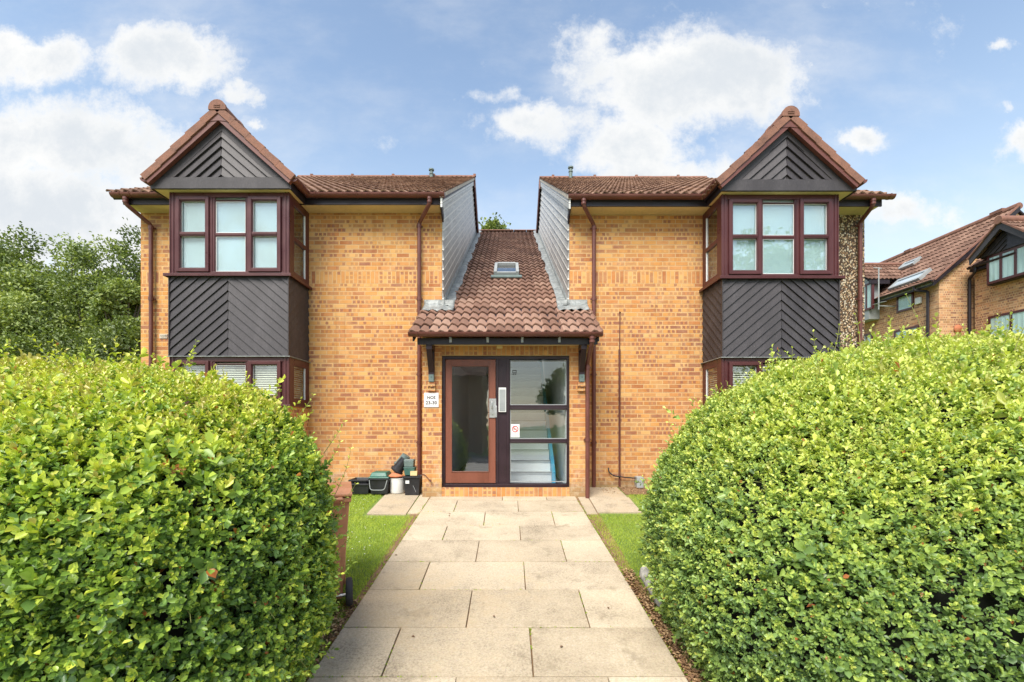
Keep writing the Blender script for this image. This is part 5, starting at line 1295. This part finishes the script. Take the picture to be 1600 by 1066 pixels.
# small tiled building on the far left
XG, YG = PX(20,18), 18.; zG = PZ(517,18)
H3 = thing('garage', (XG-2, YG+2, -1.15), 'small brown tiled garage corner at the left edge behind the hedge', 'garage')
mb = MB(); mb.box(XG-5, XG-.3, YG, YG+5, -1.5, zG-.05); mb.build('wall', M['brick_red'], H3)
mb = MB(); tiles(mb, (XG-5, YG-.25, zG), (1,0,0), (0,.86,.51), (0,-.51,.86), 5., 2.2, seed=90); mb.build('roof', M['tile_far'], H3, smooth=True, tint=True)
mb = MB(); mb.prism([(YG-.22,zG-.12),(YG+1.6,zG+.98),(YG+4,zG-.3),(YG+4,zG-.4),(YG-.22,zG-.16)], lambda a,b,d:(d,a,b), XG-4.9, XG-.05); mb.box(XG-5,XG,YG-.26,YG-.22,zG-.16,zG); mb.build('fascia', M['fascia'], H3)
# house behind the photographer, mirrored in the door glass
H4 = thing('brick_house', (-7, -15, -1.9), 'brown brick house across the road, seen reflected in the entrance door glass', 'house')
mb = MB(); mb.box(-12, -1.6, -19, -13, -2.2, 3.0); mb.prism([(-19,3.001),(-13,3.001),(-16,5.2)], lambda a,b,d:(d,a,b), -12, -1.6); mb.build('wall', M['brick_red'], H4)
for sgn in (1,-1):
    dv = Vector((0,-sgn*3.3,2.45)); Ld = dv.length; dv.normalize(); mb = MB(); nn = Vector((0, sgn*dv.z, abs(dv.y)))
    if sgn > 0: tiles(mb, (-1.3,-16+3.3,2.8), (-1,0,0), dv, nn, 11, Ld, seed=93)
    else: tiles(mb, (-12.3,-16-3.3,2.8), (1,0,0), dv, nn, 11, Ld, seed=94)
    mb.build('roof', M['tile_far'], H4, smooth=True, tint=True)
for xw4, zw4 in ((-9,.9),(-5,.9),(-9,-1.4),(-5,-1.4)):
    mb = MB(); mb.bars(xw4, xw4+1.6, zw4, zw4+1.2, .07, -12.98, -12.9); o = mb.build('window', M['frame'], H4); g = MB(); g.box(xw4+.06, xw4+1.54, -12.985, -12.96, zw4+.06, zw4+1.14); g.build('glass_pane', M['farglass'], o)
strip('pavement', -9, 9, -6.49, 1.99, .005, plain('pale paving', (.42,.40,.36), .9, .2, 3, .4, 60))
strip('road', -60, 60, -11.5, -6.5, .004, plain('asphalt', (.06,.06,.062), .9, .3, 20, .6, 90))

# ================================================================== SKY, SUN, CAMERA
SUN_EL, SUN_AZ = 52, 200                                # azimuth clockwise from +Y: behind and to the left of the camera
W = bpy.data.worlds.new('World'); S.world = W; W.use_nodes = True
t = NT(W); bg = t.n['Background']
sk = t.node('ShaderNodeTexSky', sky_type='NISHITA'); sk.sun_disc = False; sk.sun_elevation = R(SUN_EL); sk.sun_rotation = R(SUN_AZ); sk.ozone_density = 2.5; sk.air_density = 1.0; sk.dust_density = .6
d = t.node('ShaderNodeTexCoord').outputs['Generated']; x, y, z = t.xyz(d)
ay = t.m('MAXIMUM', t.m('ABSOLUTE', y), .06)
uv = t.comb(t.m('DIVIDE', x, ay), t.m('DIVIDE', z, ay), 0.)
wn1 = t.noise(uv, 4.0, 12, .66, out='Color'); wrp = t.vm('MULTIPLY', t.vm('SUBTRACT', wn1, (.5,.5,.5)), (.22,.17,0.))
uvw = t.vm('ADD', uv, wrp)
blobs = [(60,85,120,42,.95),(255,95,125,62,1.1),(368,135,42,30,.9),(110,225,190,75,1.1),(60,330,195,105,1.15),(215,370,190,85,1.0),(200,250,130,60,.8),(925,90,70,55,.75),(1080,125,185,85,1.15),(850,190,100,45,.9),
         (1000,225,140,55,1.0),(1050,262,130,38,.95),(780,140,60,22,.6),(1345,230,55,26,.8),(1430,330,95,34,.75),(1595,215,50,34,.95),(1556,76,26,14,.6),(395,186,16,14,.7),(1575,155,20,12,.55),(30,60,60,30,.8),(620,340,200,26,.22),(1250,60,120,12,.25)]
acc = None
for bx_, by_, rx_, ry_, wt in blobs:
    q = t.vm('MULTIPLY', t.vm('SUBTRACT', uvw, ((bx_-CX)/F, (HY-by_)/F, 0.)), (F/rx_, F/ry_, 0.))
    v = t.m('MULTIPLY', t.maprange(t.vm('LENGTH', q), .1, 1.5, 1., 0.), wt)
    acc = v if acc is None else t.m('MAXIMUM', acc, v)
fb = t.noise(uv, 6.0, 13, .70); fb2 = t.noise(uv, 1.6, 6, .6)
gen = t.m('MULTIPLY', t.maprange(fb2, .50, .68, 0., .85), t.m('LESS_THAN', y, 0.05))     # broken cloud behind the camera
hi = t.m('MULTIPLY', t.maprange(fb2, .46, .62, 0., .9), t.maprange(z, .80, .9, 0., 1.))
acc = t.m('MAXIMUM', t.m('MAXIMUM', acc, gen), hi)
dens = t.m('ADD', acc, t.m('MULTIPLY', t.m('SUBTRACT', fb, .5), 2.1))
mask = t.maprange(dens, .12, .80, 0., 1.)
veil = t.m('MULTIPLY', t.maprange(t.noise(t.vm('MULTIPLY', uv, (1,1.8,1)), 2.2, 10, .62), .42, .75, 0., .55), t.maprange(acc, .0, .3, .55, 1.))
mask = t.m('MAXIMUM', mask, veil)
mask = t.m('MULTIPLY', mask, t.maprange(z, -.02, .06, 0., 1.))
sh = t.noise(t.vm('ADD', uv, (.03,-.05,0.)), 4.2, 8, .6)
cc = t.mix(t.maprange(t.m('ADD', t.m('MULTIPLY', sh, .6), t.m('MULTIPLY', t.m('SUBTRACT', 1.2, dens), .4)), .25, .62, 0., 1.), (2.15,2.28,2.42), (2.85,2.85,2.82))
hz = t.mix(t.maprange(z, .0, .62, .5, 0.), sk.outputs[0], (2.3,2.75,3.0))
hz = t.mix(1., hz, (1.05,.92,.77), 'MULTIPLY')
final = t.mix(mask, hz, cc)
t.l.new(final, bg.inputs[0]); bg.inputs[1].default_value = .112
sd = bpy.data.lights.new('sun', 'SUN'); sd.energy = 1.75; sd.angle = R(34); sd.color = (1,.95,.86)
so = bpy.data.objects.new('sun', sd); COL.objects.link(so)
az = R(SUN_AZ); dirv = Vector((math.sin(az)*math.cos(R(SUN_EL)), math.cos(az)*math.cos(R(SUN_EL)), math.sin(R(SUN_EL))))
so.rotation_euler = dirv.to_track_quat('Z', 'Y').to_euler()
so.location = (-5,-5,20)
cd = bpy.data.cameras.new('camera'); cam = bpy.data.objects.new('camera', cd); COL.objects.link(cam); S.camera = cam
cd.sensor_fit = 'HORIZONTAL'; cd.sensor_width = 36; cd.lens = 36*F/1600; cd.shift_x = (800-CX)/1600; cd.shift_y = (HY-533)/1600
cd.clip_start = .05; cd.clip_end = 2000
cam.rotation_euler = (R(90),0,0); cam.location = (0,0,0)
for o in S.objects:                                     # lift the whole place so that the near ground lies at zero
    if o.parent is None: o.location.z += 1.9
S.view_settings.view_transform = 'Standard'; S.view_settings.look = 'None'; S.view_settings.gamma = 1; S.view_settings.exposure = 1.68
S.render.engine = 'CYCLES'; S.cycles.max_bounces = 8; S.cycles.transparent_max_bounces = 12
